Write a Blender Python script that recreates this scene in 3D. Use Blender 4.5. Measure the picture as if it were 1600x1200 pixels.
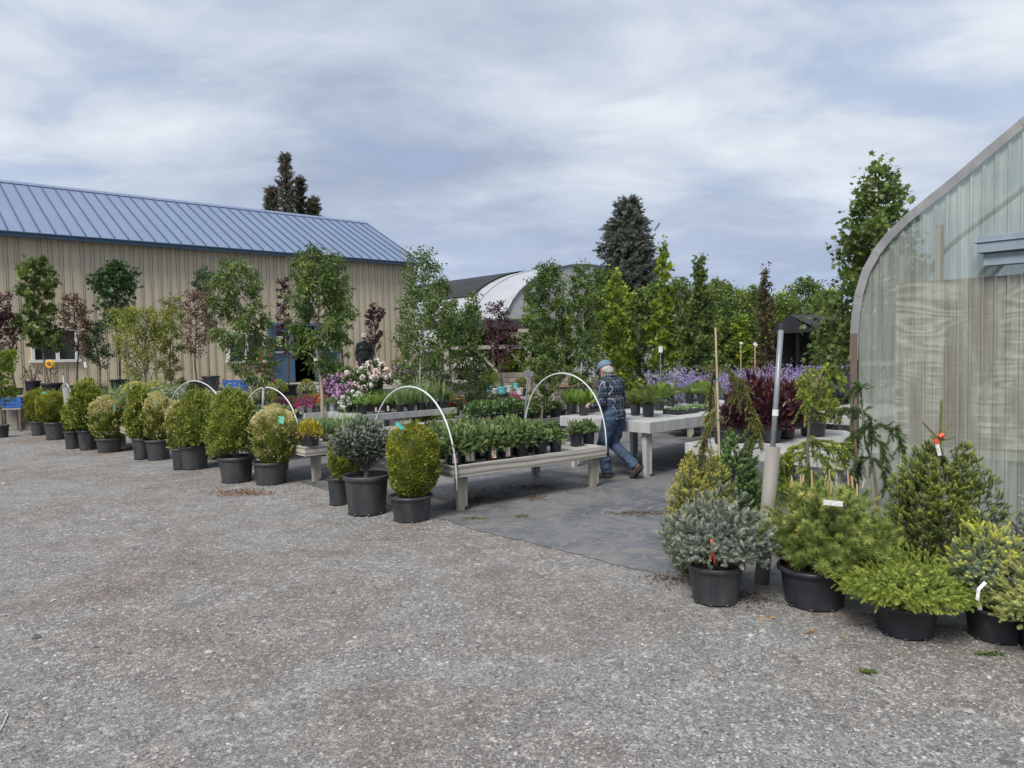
import bpy, bmesh, math, random
import numpy as np
from mathutils import Vector, Matrix
for o in list(bpy.data.objects): bpy.data.objects.remove(o)
SC = bpy.context.scene
COL = SC.collection
random.seed(7)
RG = np.random.default_rng(11)
R = math.radians
# ------------------------------------------------------------------ camera
F_PX = 1155.0; CAM_H = 1.85
PITCH = math.atan(52 / F_PX); ROLL = R(1.1)
CAM = np.array([0.0, 0.0, CAM_H])
FW = np.array([0, math.cos(PITCH), -math.sin(PITCH)])
R0 = np.array([1.0, 0, 0]); U0 = np.array([0, math.sin(PITCH), math.cos(PITCH)])
RT = R0 * math.cos(ROLL) - U0 * math.sin(ROLL)
UP = R0 * math.sin(ROLL) + U0 * math.cos(ROLL)
cd = bpy.data.cameras.new('camera'); cam = bpy.data.objects.new('camera', cd); COL.objects.link(cam)
cd.sensor_width = 36; cd.lens = 36 * F_PX / 1600; cd.clip_end = 1500; cd.clip_start = 0.05
cam.matrix_world = Matrix(((RT[0], UP[0], -FW[0], 0), (RT[1], UP[1], -FW[1], 0), (RT[2], UP[2], -FW[2], CAM_H), (0, 0, 0, 1)))
SC.camera = cam
# ------------------------------------------------------------------ world and light
SUN_EL = R(48); SUN_AZ = R(-153)      # azimuth from +Y towards +X: behind the camera, to the left
w = bpy.data.worlds.new('World'); SC.world = w; w.use_nodes = True
nt = w.node_tree; nt.nodes.clear(); L = nt.links.new
out = nt.nodes.new('ShaderNodeOutputWorld'); bg = nt.nodes.new('ShaderNodeBackground'); bg.inputs[1].default_value = 0.1
L(bg.outputs[0], out.inputs[0])
sky = nt.nodes.new('ShaderNodeTexSky'); sky.sky_type = 'NISHITA'; sky.sun_disc = False
sky.sun_elevation = SUN_EL; sky.sun_rotation = SUN_AZ; sky.altitude = 900; sky.dust_density = 1.5
tc = nt.nodes.new('ShaderNodeTexCoord'); sep = nt.nodes.new('ShaderNodeSeparateXYZ'); L(tc.outputs['Generated'], sep.inputs[0])
def wm(op, a, b=None):
    n = nt.nodes.new('ShaderNodeMath'); n.operation = op
    for i, v in enumerate((a, b)):
        if v is None: continue
        if isinstance(v, (int, float)): n.inputs[i].default_value = v
        else: L(v, n.inputs[i])
    return n.outputs[0]
zz = wm('ADD', wm('MAXIMUM', sep.outputs[2], 0.0), 0.22)
cmb = nt.nodes.new('ShaderNodeCombineXYZ')
L(wm('DIVIDE', sep.outputs[0], zz), cmb.inputs[0]); L(wm('DIVIDE', sep.outputs[1], zz), cmb.inputs[1])
cmb.inputs[2].default_value = 3.7
def wnoise(scale, detail, rough, dist, off):
    mp = nt.nodes.new('ShaderNodeMapping'); mp.inputs['Location'].default_value = off; mp.inputs['Scale'].default_value = (0.8, 1.1, 1)
    mp.inputs['Rotation'].default_value = (0, 0, R(-28))
    L(cmb.outputs[0], mp.inputs[0])
    n = nt.nodes.new('ShaderNodeTexNoise'); n.inputs['Scale'].default_value = scale; n.inputs['Detail'].default_value = detail
    n.inputs['Roughness'].default_value = rough; n.inputs['Distortion'].default_value = dist
    L(mp.outputs[0], n.inputs['Vector']); return n.outputs[0]
def wramp(fac, stops):
    r = nt.nodes.new('ShaderNodeValToRGB'); L(fac, r.inputs[0]); e = r.color_ramp.elements
    while len(e) < len(stops): e.new(0.5)
    for i, (p, c) in enumerate(stops): e[i].position = p; e[i].color = (*c, 1)
    return r.outputs[0]
def wmix(f, a, b):
    m = nt.nodes.new('ShaderNodeMix'); m.data_type = 'RGBA'
    if isinstance(f, float): m.inputs[0].default_value = f
    else: L(f, m.inputs[0])
    for i, v in ((6, a), (7, b)):
        if isinstance(v, tuple): m.inputs[i].default_value = (*v, 1)
        else: L(v, m.inputs[i])
    return m.outputs[2]
big = wnoise(0.9, 4, 0.5, 0.15, (2.3, 0.9, 0)); fine = wnoise(2.2, 8, 0.56, 0.25, (5.1, 1.7, 0))
cov = wm('ADD', wm('MULTIPLY', big, 0.55), wm('MULTIPLY', fine, 0.45))
# thin overcast: shaded blue-grey cloud, then brighter veils, then bright edges
cloud = wramp(cov, [(0.40, (2.65, 3.1, 4.05)), (0.47, (3.2, 3.7, 4.65)), (0.535, (4.0, 4.5, 5.35)), (0.64, (5.6, 6.0, 6.5))])
gap = wramp(fine, [(0.33, (1, 1, 1)), (0.47, (0, 0, 0))])
low = wm('SUBTRACT', 1.0, wm('MULTIPLY', sep.outputs[2], 4.5)); 
lown = nt.nodes.new('ShaderNodeClamp'); L(low, lown.inputs[0])
cl2 = wmix(wm('MULTIPLY', lown.outputs[0], 0.35), cloud, (4.2, 5.2, 7.3))
skyx = wmix(0.35, sky.outputs[0], (3.6, 4.6, 7.2))
fin = wmix(wm('MULTIPLY', gap, 0.35), cl2, skyx)
L(fin, bg.inputs[0])
sd = bpy.data.lights.new('sun', 'SUN'); sd.energy = 2.9; sd.angle = R(20); sd.color = (1, 0.95, 0.88)
sun = bpy.data.objects.new('sun', sd); COL.objects.link(sun)
sv = Vector((math.sin(SUN_AZ) * math.cos(SUN_EL), math.cos(SUN_AZ) * math.cos(SUN_EL), math.sin(SUN_EL)))
sun.rotation_euler = (-sv).to_track_quat('-Z', 'Y').to_euler(); sun.location = (-20, -10, 40)
SC.view_settings.view_transform = 'Standard'; SC.view_settings.look = 'None'; SC.view_settings.gamma = 1
SC.view_settings.exposure = 0.50
# ------------------------------------------------------------------ picture-to-place helpers (1600 x 1200 photograph)
def ray(px, py): return FW + RT * ((px - 800) / F_PX) + UP * ((600 - py) / F_PX)
def gp(px, py, z=0.0):
    d = ray(px, py); t = (z - CAM_H) / d[2]; return CAM + d * t
def hor(px): return 548 - math.tan(ROLL) * (px - 800)
def at_depth(px, D, z=0.0):      # point at picture column px, distance D ahead, height z
    d = ray(px, 600); x = 0; P = None
    py = hor(px) + (CAM_H - z) * F_PX / D
    for _ in range(3):
        P = CAM + ray(px, py) * D; py -= (z - P[2]) * F_PX / D
    return P
def depth(P): return float(np.dot(np.array(P) - CAM, FW))
def proj(P):
    v = np.array(P) - CAM; D = np.dot(v, FW); return 800 + F_PX * np.dot(v, RT) / D, 600 - F_PX * np.dot(v, UP) / D
def back(B, d): q = B.copy(); k = 1 + d / B[1]; q[0] *= k; q[1] *= k; return q
def zt(P, py):                   # height above P's column at picture row py
    D = depth(P); x, _ = proj(P); return float((CAM + ray(x, py) * D)[2])
def on_plane(px, py, P0, nrm):
    d = ray(px, py); t = np.dot(np.array(P0) - CAM, nrm) / np.dot(d, nrm); return CAM + d * t
UX = np.array([0.7475, 0.6643, 0]); NX = np.array([-0.6643, 0.7475, 0]); ZX = np.array([0, 0, 1.0])
YAW = math.atan2(UX[1], UX[0])
# ------------------------------------------------------------------ materials
def lin(c):
    return tuple((x / 255 / 12.92) if x / 255 <= .04045 else ((x / 255 + .055) / 1.055) ** 2.4 for x in c)
MATS = {}
def newmat(name):
    m = bpy.data.materials.new(name); m.use_nodes = True; n = m.node_tree.nodes
    return m, m.node_tree, n['Principled BSDF'], n['Material Output']
def _noise(t, vec, scale, detail=4, rough=.55, dist=0):
    n = t.nodes.new('ShaderNodeTexNoise'); n.inputs['Scale'].default_value = scale; n.inputs['Detail'].default_value = detail
    n.inputs['Roughness'].default_value = rough; n.inputs['Distortion'].default_value = dist
    if vec is not None: t.links.new(vec, n.inputs['Vector'])
    return n.outputs[0]
def _ramp(t, fac, stops):
    r = t.nodes.new('ShaderNodeValToRGB'); t.links.new(fac, r.inputs[0]); e = r.color_ramp.elements
    while len(e) < len(stops): e.new(.5)
    for i, (p, c) in enumerate(stops):
        e[i].position = p; e[i].color = (*c, 1) if isinstance(c, tuple) else (c, c, c, 1)
    return r.outputs[0]
def _mix(t, f, a, b, mode='MIX'):
    m = t.nodes.new('ShaderNodeMix'); m.data_type = 'RGBA'; m.blend_type = mode
    if isinstance(f, (float, int)): m.inputs[0].default_value = f
    else: t.links.new(f, m.inputs[0])
    for i, v in ((6, a), (7, b)):
        if isinstance(v, tuple): m.inputs[i].default_value = (*v, 1)
        else: t.links.new(v, m.inputs[i])
    return m.outputs[2]
def _bump(t, h, bsdf, strength=.4, dist=.01):
    b = t.nodes.new('ShaderNodeBump'); b.inputs['Strength'].default_value = strength; b.inputs['Distance'].default_value = dist
    t.links.new(h, b.inputs['Height']); t.links.new(b.outputs[0], bsdf.inputs['Normal'])
def _vec(t, kind='Object', scale=(1, 1, 1)):
    c = t.nodes.new('ShaderNodeTexCoord'); mp = t.nodes.new('ShaderNodeMapping'); mp.inputs['Scale'].default_value = scale
    t.links.new(c.outputs[kind], mp.inputs[0]); return mp.outputs[0]
def mat(name, c1, c2=None, rough=.6, scale=6, stretch=(1, 1, 1), metal=0, bump=.15, bscale=None, lo=.35, hi=.65, detail=6, spec=.5):
    if name in MATS: return MATS[name]
    m, t, b, o = newmat(name); v = _vec(t, 'Object', stretch)
    n = _noise(t, v, scale, detail, .6)
    c2 = c2 or tuple(x * .75 for x in c1)
    t.links.new(_ramp(t, n, [(lo, c1), (hi, c2)]), b.inputs['Base Color'])
    b.inputs['Roughness'].default_value = rough; b.inputs['Metallic'].default_value = metal
    b.inputs['Specular IOR Level'].default_value = spec
    if bump: _bump(t, _noise(t, v, bscale or scale * 5, 4), b, bump, .008)
    MATS[name] = m; return m
def leafmat(name, dark, light, rough=.5, trans=.3, third=None):
    """leaf colour runs with each leaf's own 'tint' (growth, random tone, height, painted dark gaps between clumps)"""
    if name in MATS: return MATS[name]
    m, t, b, o = newmat(name)
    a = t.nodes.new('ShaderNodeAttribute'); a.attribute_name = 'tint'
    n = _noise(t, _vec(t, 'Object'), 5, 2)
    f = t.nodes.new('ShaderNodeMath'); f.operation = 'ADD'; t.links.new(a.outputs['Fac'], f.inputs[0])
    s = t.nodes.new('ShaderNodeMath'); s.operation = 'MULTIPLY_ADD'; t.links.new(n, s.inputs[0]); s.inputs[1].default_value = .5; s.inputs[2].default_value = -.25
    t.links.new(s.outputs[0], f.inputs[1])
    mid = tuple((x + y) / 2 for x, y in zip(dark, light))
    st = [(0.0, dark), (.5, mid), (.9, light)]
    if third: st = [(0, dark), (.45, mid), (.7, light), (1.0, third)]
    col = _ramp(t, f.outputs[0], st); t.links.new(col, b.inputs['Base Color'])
    b.inputs['Roughness'].default_value = rough; b.inputs['Specular IOR Level'].default_value = .35
    tr = t.nodes.new('ShaderNodeBsdfTranslucent'); t.links.new(col, tr.inputs[0])
    mx = t.nodes.new('ShaderNodeMixShader'); mx.inputs[0].default_value = trans
    t.links.new(b.outputs[0], mx.inputs[1]); t.links.new(tr.outputs[0], mx.inputs[2]); t.links.new(mx.outputs[0], o.inputs[0])
    MATS[name] = m; return m
# ------------------------------------------------------------------ object helpers
def tag(o, label=None, cat=None, group=None, kind=None):
    if label: o['label'] = label
    if cat: o['category'] = cat
    if group: o['group'] = group
    if kind: o['kind'] = kind
    return o
def thing(name, label, cat, loc=(0, 0, 0), rz=0.0, group=None):
    o = bpy.data.objects.new(name, None); COL.objects.link(o); o.empty_display_size = .1
    o.location = tuple(float(x) for x in loc); o.rotation_euler = (0, 0, rz)
    return tag(o, label, cat, group)
def link(name, me, m, parent=None, smooth=False):
    if m is not None:
        for x in (m if isinstance(m, (list, tuple)) else [m]): me.materials.append(x)
    o = bpy.data.objects.new(name, me); COL.objects.link(o)
    if parent is not None: o.parent = parent
    if smooth: me.shade_smooth()
    return o
def copy_tree(o, parent=None):
    c = o.copy(); COL.objects.link(c); c.parent = parent
    for ch in list(o.children): copy_tree(ch, c)
    return c
class MB:
    def __init__(s): s.v = []; s.f = []; s.m = []
    def add(s, vs, fs, mi=0):
        k = len(s.v); s.v += [tuple(float(c) for c in p) for p in vs]; s.f += [tuple(k + i for i in f) for f in fs]; s.m += [mi] * len(fs)
    def box(s, c, size, ax=None, mi=0, taper=1.0):
        """box centred at c; size along axes ax (3 vectors); taper scales the bottom (towards -third axis)"""
        ax = ax or (np.array([1., 0, 0]), np.array([0, 1., 0]), np.array([0, 0, 1.]))
        c = np.array(c, float); P = []
        for k in (-.5, .5):
            q = taper if k < 0 else 1
            for i, j in ((-.5, -.5), (.5, -.5), (.5, .5), (-.5, .5)):
                P.append(c + ax[0] * size[0] * i * q + ax[1] * size[1] * j * q + ax[2] * size[2] * k)
        s.add(P, [(3, 2, 1, 0), (4, 5, 6, 7), (0, 1, 5, 4), (1, 2, 6, 5), (2, 3, 7, 6), (3, 0, 4, 7)], mi)
    def quad(s, a, b, c, d, mi=0): s.add([a, b, c, d], [(0, 1, 2, 3)], mi)
    def tube(s, pts, rad, n=8, mi=0, cap=True):
        pts = [np.array(p, float) for p in pts]; m = len(pts)
        rad = [rad] * m if isinstance(rad, (int, float)) else list(rad)
        V = []; ref = None
        for i, p in enumerate(pts):
            t = pts[min(i + 1, m - 1)] - pts[max(i - 1, 0)]; t = t / (np.linalg.norm(t) + 1e-9)
            if ref is None: ref = np.array([1., 0, 0]) if abs(t[0]) < .8 else np.array([0, 1., 0])
            a = ref - t * np.dot(ref, t); a /= np.linalg.norm(a) + 1e-9; b = np.cross(t, a); ref = a
            for k in range(n):
                th = 2 * math.pi * k / n; V.append(p + (a * math.cos(th) + b * math.sin(th)) * rad[i])
        Fs = [(i * n + k, i * n + (k + 1) % n, (i + 1) * n + (k + 1) % n, (i + 1) * n + k) for i in range(m - 1) for k in range(n)]
        if cap: Fs += [tuple(range(n))[::-1], tuple((m - 1) * n + k for k in range(n))]
        s.add(V, Fs, mi)
    def lathe(s, prof, n=24, c=(0, 0, 0), mi=0, wob=0):
        V = []; c = np.array(c, float)
        for r, z in prof:
            for k in range(n):
                th = 2 * math.pi * k / n; V.append(c + np.array([r * math.cos(th), r * math.sin(th), z]))
        m = len(prof)
        Fs = [(i * n + k, i * n + (k + 1) % n, (i + 1) * n + (k + 1) % n, (i + 1) * n + k) for i in range(m - 1) for k in range(n)]
        s.add(V, Fs, mi)
    def ell(s, c, r, nu=10, nv=7, mi=0, rot=None):
        V = []; Fs = []; c = np.array(c, float)
        for j in range(nv + 1):
            ph = math.pi * j / nv
            for i in range(nu):
                th = 2 * math.pi * i / nu
                p = np.array([math.sin(ph) * math.cos(th) * r[0], math.sin(ph) * math.sin(th) * r[1], math.cos(ph) * r[2]])
                if rot is not None: p = rot @ p
                V.append(c + p)
        for j in range(nv):
            for i in range(nu): Fs.append((j * nu + i, (j + 1) * nu + i, (j + 1) * nu + (i + 1) % nu, j * nu + (i + 1) % nu))
        s.add(V, Fs, mi)
    def build(s, name, m, parent=None, smooth=False, origin=None):
        me = bpy.data.meshes.new(name); v = s.v
        if origin is not None: v = [(a - origin[0], b - origin[1], c - origin[2]) for a, b, c in v]
        me.from_pydata(v, [], s.f)
        if isinstance(m, (list, tuple)): me.polygons.foreach_set('material_index', s.m)
        me.update(); o = link(name, me, m, parent, smooth)
        if origin is not None: o.location = tuple(float(x) for x in origin)
        return o
def bevel(o, w=.006, seg=1):
    b = o.modifiers.new('bevel', 'BEVEL'); b.width = w; b.segments = seg; b.limit_method = 'ANGLE'; return o
# ------------------------------------------------------------------ scattered leaves
def tri_mesh(name, parts, m, parent=None, loc=None):
    """parts: list of (V (n,3), F (k,3), tint (n))"""
    k = 0; VV = []; FF = []; TT = []
    for V, Fc, T in parts:
        VV.append(V); FF.append(Fc + k); TT.append(T); k += len(V)
    V = np.concatenate(VV).astype(np.float32); Fc = np.concatenate(FF).astype(np.int32); T = np.concatenate(TT).astype(np.float32)
    me = bpy.data.meshes.new(name); me.vertices.add(len(V)); me.vertices.foreach_set('co', V.ravel())
    me.loops.add(Fc.size); me.loops.foreach_set('vertex_index', Fc.ravel())
    me.polygons.add(len(Fc)); me.polygons.foreach_set('loop_start', np.arange(0, Fc.size, 3, dtype=np.int32))
    me.polygons.foreach_set('loop_total', np.full(len(Fc), 3, dtype=np.int32))
    a = me.attributes.new('tint', 'FLOAT', 'POINT'); a.data.foreach_set('value', T)
    me.update(calc_edges=True); me.validate()
    return link(name, me, m, parent)
def nrm(v): return v / (np.linalg.norm(v, axis=-1, keepdims=True) + 1e-9)
def scat(tpl, P, D, S, tint, g, roll=None):
    """copies of template (verts with +Z along D) at P"""
    tv, tf, tt = tpl; n = len(P); D = nrm(D)
    r = g.normal(size=(n, 3)); A = nrm(np.cross(D, r)); B = np.cross(D, A)
    if roll == 'up':      # leaf faces upward: width axis horizontal
        A = nrm(np.cross(D, np.array([0, 0, 1.0])) + r * .25); B = np.cross(D, A)
    S = np.broadcast_to(np.asarray(S, float), (n,))
    V = (P[:, None, :] + S[:, None, None] * (A[:, None, :] * tv[None, :, 0:1] + B[:, None, :] * tv[None, :, 1:2] + D[:, None, :] * tv[None, :, 2:3]))
    Fc = tf[None] + (np.arange(n) * len(tv))[:, None, None]
    T = (np.asarray(tint)[:, None] + tt[None, :])
    return V.reshape(-1, 3), Fc.reshape(-1, 3), T.reshape(-1)
def tpl(v, f, t=None):
    v = np.array(v, float); return v, np.array(f), np.zeros(len(v)) if t is None else np.array(t, float)
LEAF = tpl([(0, 0, 0), (.28, .08, .5), (0, -.03, 1), (-.28, .08, .5)], [(0, 1, 2), (0, 2, 3)])
ROUND = tpl([(0, 0, 0), (.36, .08, .3), (.3, .08, .75), (0, -.02, 1), (-.3, .08, .75), (-.36, .08, .3)], [(0, 1, 2), (0, 2, 3), (0, 3, 4), (0, 4, 5)])
LANCE = tpl([(0, 0, 0), (.12, .04, .35), (.1, .0, .7), (0, -.1, 1), (-.1, .0, .7), (-.12, .04, .35), (0, -.02, .5)],
            [(0, 1, 6), (1, 2, 6), (2, 3, 6), (3, 4, 6), (4, 5, 6), (5, 0, 6)])
BROAD = tpl([(0, 0, 0), (.2, .07, .3), (.19, .03, .65), (0, -.14, 1), (-.19, .03, .65), (-.2, .07, .3), (0, -.02, .5)],
            [(0, 1, 6), (1, 2, 6), (2, 3, 6), (3, 4, 6), (4, 5, 6), (5, 0, 6)])
def _maple():
    V = [(0, 0, .45)]; ang = [-180, -128, -100, -62, -38, -14, 0, 14, 38, 62, 100, 128]
    rad = [.45, .28, .5, .26, .62, .3, .62, .3, .62, .26, .5, .28]
    for a, r in zip(ang, rad): V.append((math.sin(R(a)) * r, .05 + .07 * r * (1 if r > .4 else -1), .45 + math.cos(R(a)) * r))
    k = len(ang); return tpl(V, [(0, 1 + i, 1 + (i + 1) % k) for i in range(k)])
MAPLE = _maple()
def _shoot(n, ln, wd, spread, length, seed, tipt=.35, stem=.012):
    """a conifer shoot of unit length: thin needles round a stem"""
    g = np.random.default_rng(seed); V = []; Fc = []; T = []
    for k in range(3):
        a = 2 * math.pi * k / 3; V.append((math.cos(a) * stem, math.sin(a) * stem, 0)); T.append(-.2)
    V.append((0, 0, length)); T.append(.1); Fc += [(0, 1, 3), (1, 2, 3), (2, 0, 3)]
    for i in range(n):
        s = (i + .5) / n; a = i * 2.4 + g.uniform(-.4, .4); z0 = s * length
        sp = spread * (1 - .45 * s ** 3); l = ln * (1 - .35 * s) * g.uniform(.8, 1.15)
        dx, dy = math.cos(a) * math.sin(sp), math.sin(a) * math.sin(sp); dz = math.cos(sp)
        tx, ty = -math.sin(a), math.cos(a); k = len(V)
        V += [(tx * wd, ty * wd, z0), (-tx * wd, -ty * wd, z0), (dx * l, dy * l, z0 + dz * l)]
        q = tipt * s; T += [q, q, q + .12]; Fc.append((k, k + 1, k + 2))
    return tpl(V, Fc, T)
SPRUCE = _shoot(44, .30, .034, 1.15, .8, 1)
SPRUCE_S = _shoot(20, .4, .055, 1.0, .8, 2)
PINE = _shoot(58, .50, .02, 1.1, .55, 3, .2)
WEEP = _shoot(60, .13, .014, .9, .95, 4)
def _blade(w, seg, arch):
    V = []; Fc = []; x = 0; z = 0; a = 0
    for i in range(seg + 1):
        s = i / seg; ww = w * (1 - s ** 2.2) + .001; V += [(-ww, x, z), (ww, x, z)]
        a = arch * s; x += math.sin(a) / seg; z += math.cos(a) / seg
    for i in range(seg): k = 2 * i; Fc += [(k, k + 1, k + 3), (k, k + 3, k + 2)]
    return tpl(V, Fc, [i // 2 / seg * .3 for i in range(len(V))])
BLADE = _blade(.028, 5, 1.9); BLADE_UP = _blade(.03, 3, .35); GRASS = _blade(.008, 4, 1.1)
def _frond():
    V = []; Fc = []; x = 0; z = 0; n = 12
    for i in range(n):
        s = i / n; a = 1.5 * s; x += math.sin(a) / n; z += math.cos(a) / n; l = .17 * math.sin(math.pi * (.15 + .85 * s)) + .02
        for sg in (-1, 1):
            k = len(V); V += [(0, x, z), (sg * l, x - .02, z + .03), (0, x + .045, z + .045)]; Fc.append((k, k + 1, k + 2))
    return tpl(V, Fc)
FROND = _frond()
PETALS = tpl([(0, 0, .2)] + [(math.cos(i * math.pi / 5) * (1 if i % 2 == 0 else .62) * .5, math.sin(i * math.pi / 5) * (1 if i % 2 == 0 else .62) * .5, .0 if i % 2 == 0 else .08) for i in range(10)],
             [(0, 1 + i, 1 + (i + 1) % 10) for i in range(10)])
def usph(g, n):
    return nrm(g.normal(size=(n, 3)))
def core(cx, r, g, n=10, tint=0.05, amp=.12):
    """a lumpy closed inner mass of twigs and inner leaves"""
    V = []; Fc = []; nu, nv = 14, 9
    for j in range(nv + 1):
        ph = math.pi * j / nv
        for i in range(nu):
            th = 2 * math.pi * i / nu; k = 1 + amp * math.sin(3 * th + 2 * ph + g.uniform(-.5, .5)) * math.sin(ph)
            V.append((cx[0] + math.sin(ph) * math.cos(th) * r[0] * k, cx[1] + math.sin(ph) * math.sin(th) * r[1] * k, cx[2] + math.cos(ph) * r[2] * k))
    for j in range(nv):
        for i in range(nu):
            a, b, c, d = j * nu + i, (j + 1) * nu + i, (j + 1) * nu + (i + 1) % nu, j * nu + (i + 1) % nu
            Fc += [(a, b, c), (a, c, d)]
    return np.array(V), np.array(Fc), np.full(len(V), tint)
# ------------------------------------------------------------------ pots
M_POT = mat('black plastic pot', (.024, .027, .032), (.066, .068, .070), .46, 5, (1, 1, .4), bump=.1)
M_POTD = mat('darker plastic pot', (.013, .016, .021), (.040, .044, .050), .42, 4, bump=.08)
M_SOIL = mat('potting bark', (.05, .028, .018), (.11, .06, .035), .95, 60, bump=.9, bscale=90)
M_WPOT = mat('pale plastic pot', (.55, .55, .53), (.42, .43, .42), .5, 20, bump=.05)
M_TEAL = mat('teal plastic pot', (.12, .5, .52), (.1, .42, .45), .4, 10, bump=.05)
M_GPOT = mat('grey plastic pot', (.14, .145, .15), (.2, .2, .2), .5, 12, bump=.05)
def pot_mb(r, h, n=28, feet=True):
    m = MB(); rb = r * .82
    m.lathe([(0.001, .012), (rb * .9, .012), (rb * .98, 0), (rb, .02 * h / .3), (r * .955, h * .87), (r * .965, h * .885), (r * 1.045, h * .89), (r * 1.06, h * .9),
             (r * 1.06, h * .975), (r * 1.04, h), (r * .98, h), (r * .95, h * .93), (r * .93, h * .86)], n)
    if feet:
        for k in range(8):
            a = 2 * math.pi * k / 8 + .3; d = np.array([math.cos(a), math.sin(a), 0]); t = np.array([-math.sin(a), math.cos(a), 0])
            m.box(d * rb * 1.0 + np.array([0, 0, h * .035]), (.012, r * .16, h * .07), (d, t, ZX), mi=1)
    return m
def pot(r, h, m, parent, name='pot', n=28, detail=True):
    o = pot_mb(r, h, n, detail).build(name, [m, M_POTD], parent, True)
    s = MB(); s.lathe([(.001, h * .91), (r * .5, h * .905), (r * .935, h * .87)], n); so = s.build('soil', M_SOIL, o)
    return o
M_TAGW = mat('white plant tag', (.75, .75, .73), (.6, .6, .6), .5, 60, lo=.45, hi=.5, bump=0)
M_TAGO = mat('orange flagging tape', (.75, .09, .02), None, .5, 10, bump=0)
M_TAGG = mat('green plant tag', (.12, .5, .3), (.2, .55, .35), .4, 40, bump=0)
M_TAGT = mat('teal plant tag', (.05, .5, .48), None, .4, 10, bump=0)
def tagcard(parent, c, w, h, m, tilt=0.0, bend=0, name='plant_tag', yaw=0.0):
    b = MB(); ct, st = math.cos(tilt), math.sin(tilt); cy, sy = math.cos(yaw), math.sin(yaw)
    ax = (np.array([ct * cy, ct * sy, st]), np.array([-sy, cy, 0.0]), np.array([-st * cy, -st * sy, ct]))
    b.box(c, (w, .0025, h), ax); return b.build(name, m, parent)
# ================================================================== THE SETTING
def gravel_material():
    m, t, b, o = newmat('gravel lot'); c = t.nodes.new('ShaderNodeTexCoord'); v = c.outputs['Object']
    patch = _noise(t, v, .55, 5, .6, .4); mid = _noise(t, v, 3.2, 6, .65); fine = _noise(t, v, 60, 6, .75)
    vo = t.nodes.new('ShaderNodeTexVoronoi'); vo.inputs['Scale'].default_value = 85; t.links.new(v, vo.inputs['Vector'])
    vo2 = t.nodes.new('ShaderNodeTexVoronoi'); vo2.inputs['Scale'].default_value = 32; t.links.new(v, vo2.inputs['Vector'])
    sand = _ramp(t, patch, [(.36, (.275, .273, .270)), (.46, (.272, .262, .248)), (.57, (.250, .226, .207)), (.68, (.220, .187, .166))])
    a = _mix(t, .85, sand, _ramp(t, mid, [(.3, .72), (.7, 1.2)]), 'MULTIPLY')
    bw = t.nodes.new('ShaderNodeRGBToBW'); t.links.new(vo.outputs['Color'], bw.inputs[0])
    st = _ramp(t, bw.outputs[0], [(.2, .7), (.5, .97), (.8, 1.42)])
    a2 = _mix(t, .9, a, st, 'MULTIPLY')
    bw2 = t.nodes.new('ShaderNodeRGBToBW'); t.links.new(vo2.outputs['Color'], bw2.inputs[0])
    a3 = _mix(t, .6, a2, _ramp(t, bw2.outputs[0], [(.25, .75), (.7, 1.0), (.86, 1.7)]), 'MULTIPLY')
    a4 = _mix(t, .5, a3, _ramp(t, fine, [(.3, .55), (.7, 1.35)]), 'MULTIPLY')
    t.links.new(a4, b.inputs['Base Color']); b.inputs['Roughness'].default_value = .95; b.inputs['Specular IOR Level'].default_value = .2
    h = t.nodes.new('ShaderNodeMath'); h.operation = 'ADD'; t.links.new(fine, h.inputs[0]); t.links.new(vo.outputs['Distance'], h.inputs[1])
    _bump(t, h.outputs[0], b, .7, .012); return m
M_GRAVEL = gravel_material()
mb = MB(); mb.quad((-500, -60, 0), (500, -60, 0), (500, 700, 0), (-500, 700, 0))
tag(mb.build('ground', M_GRAVEL), kind='structure')
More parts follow.
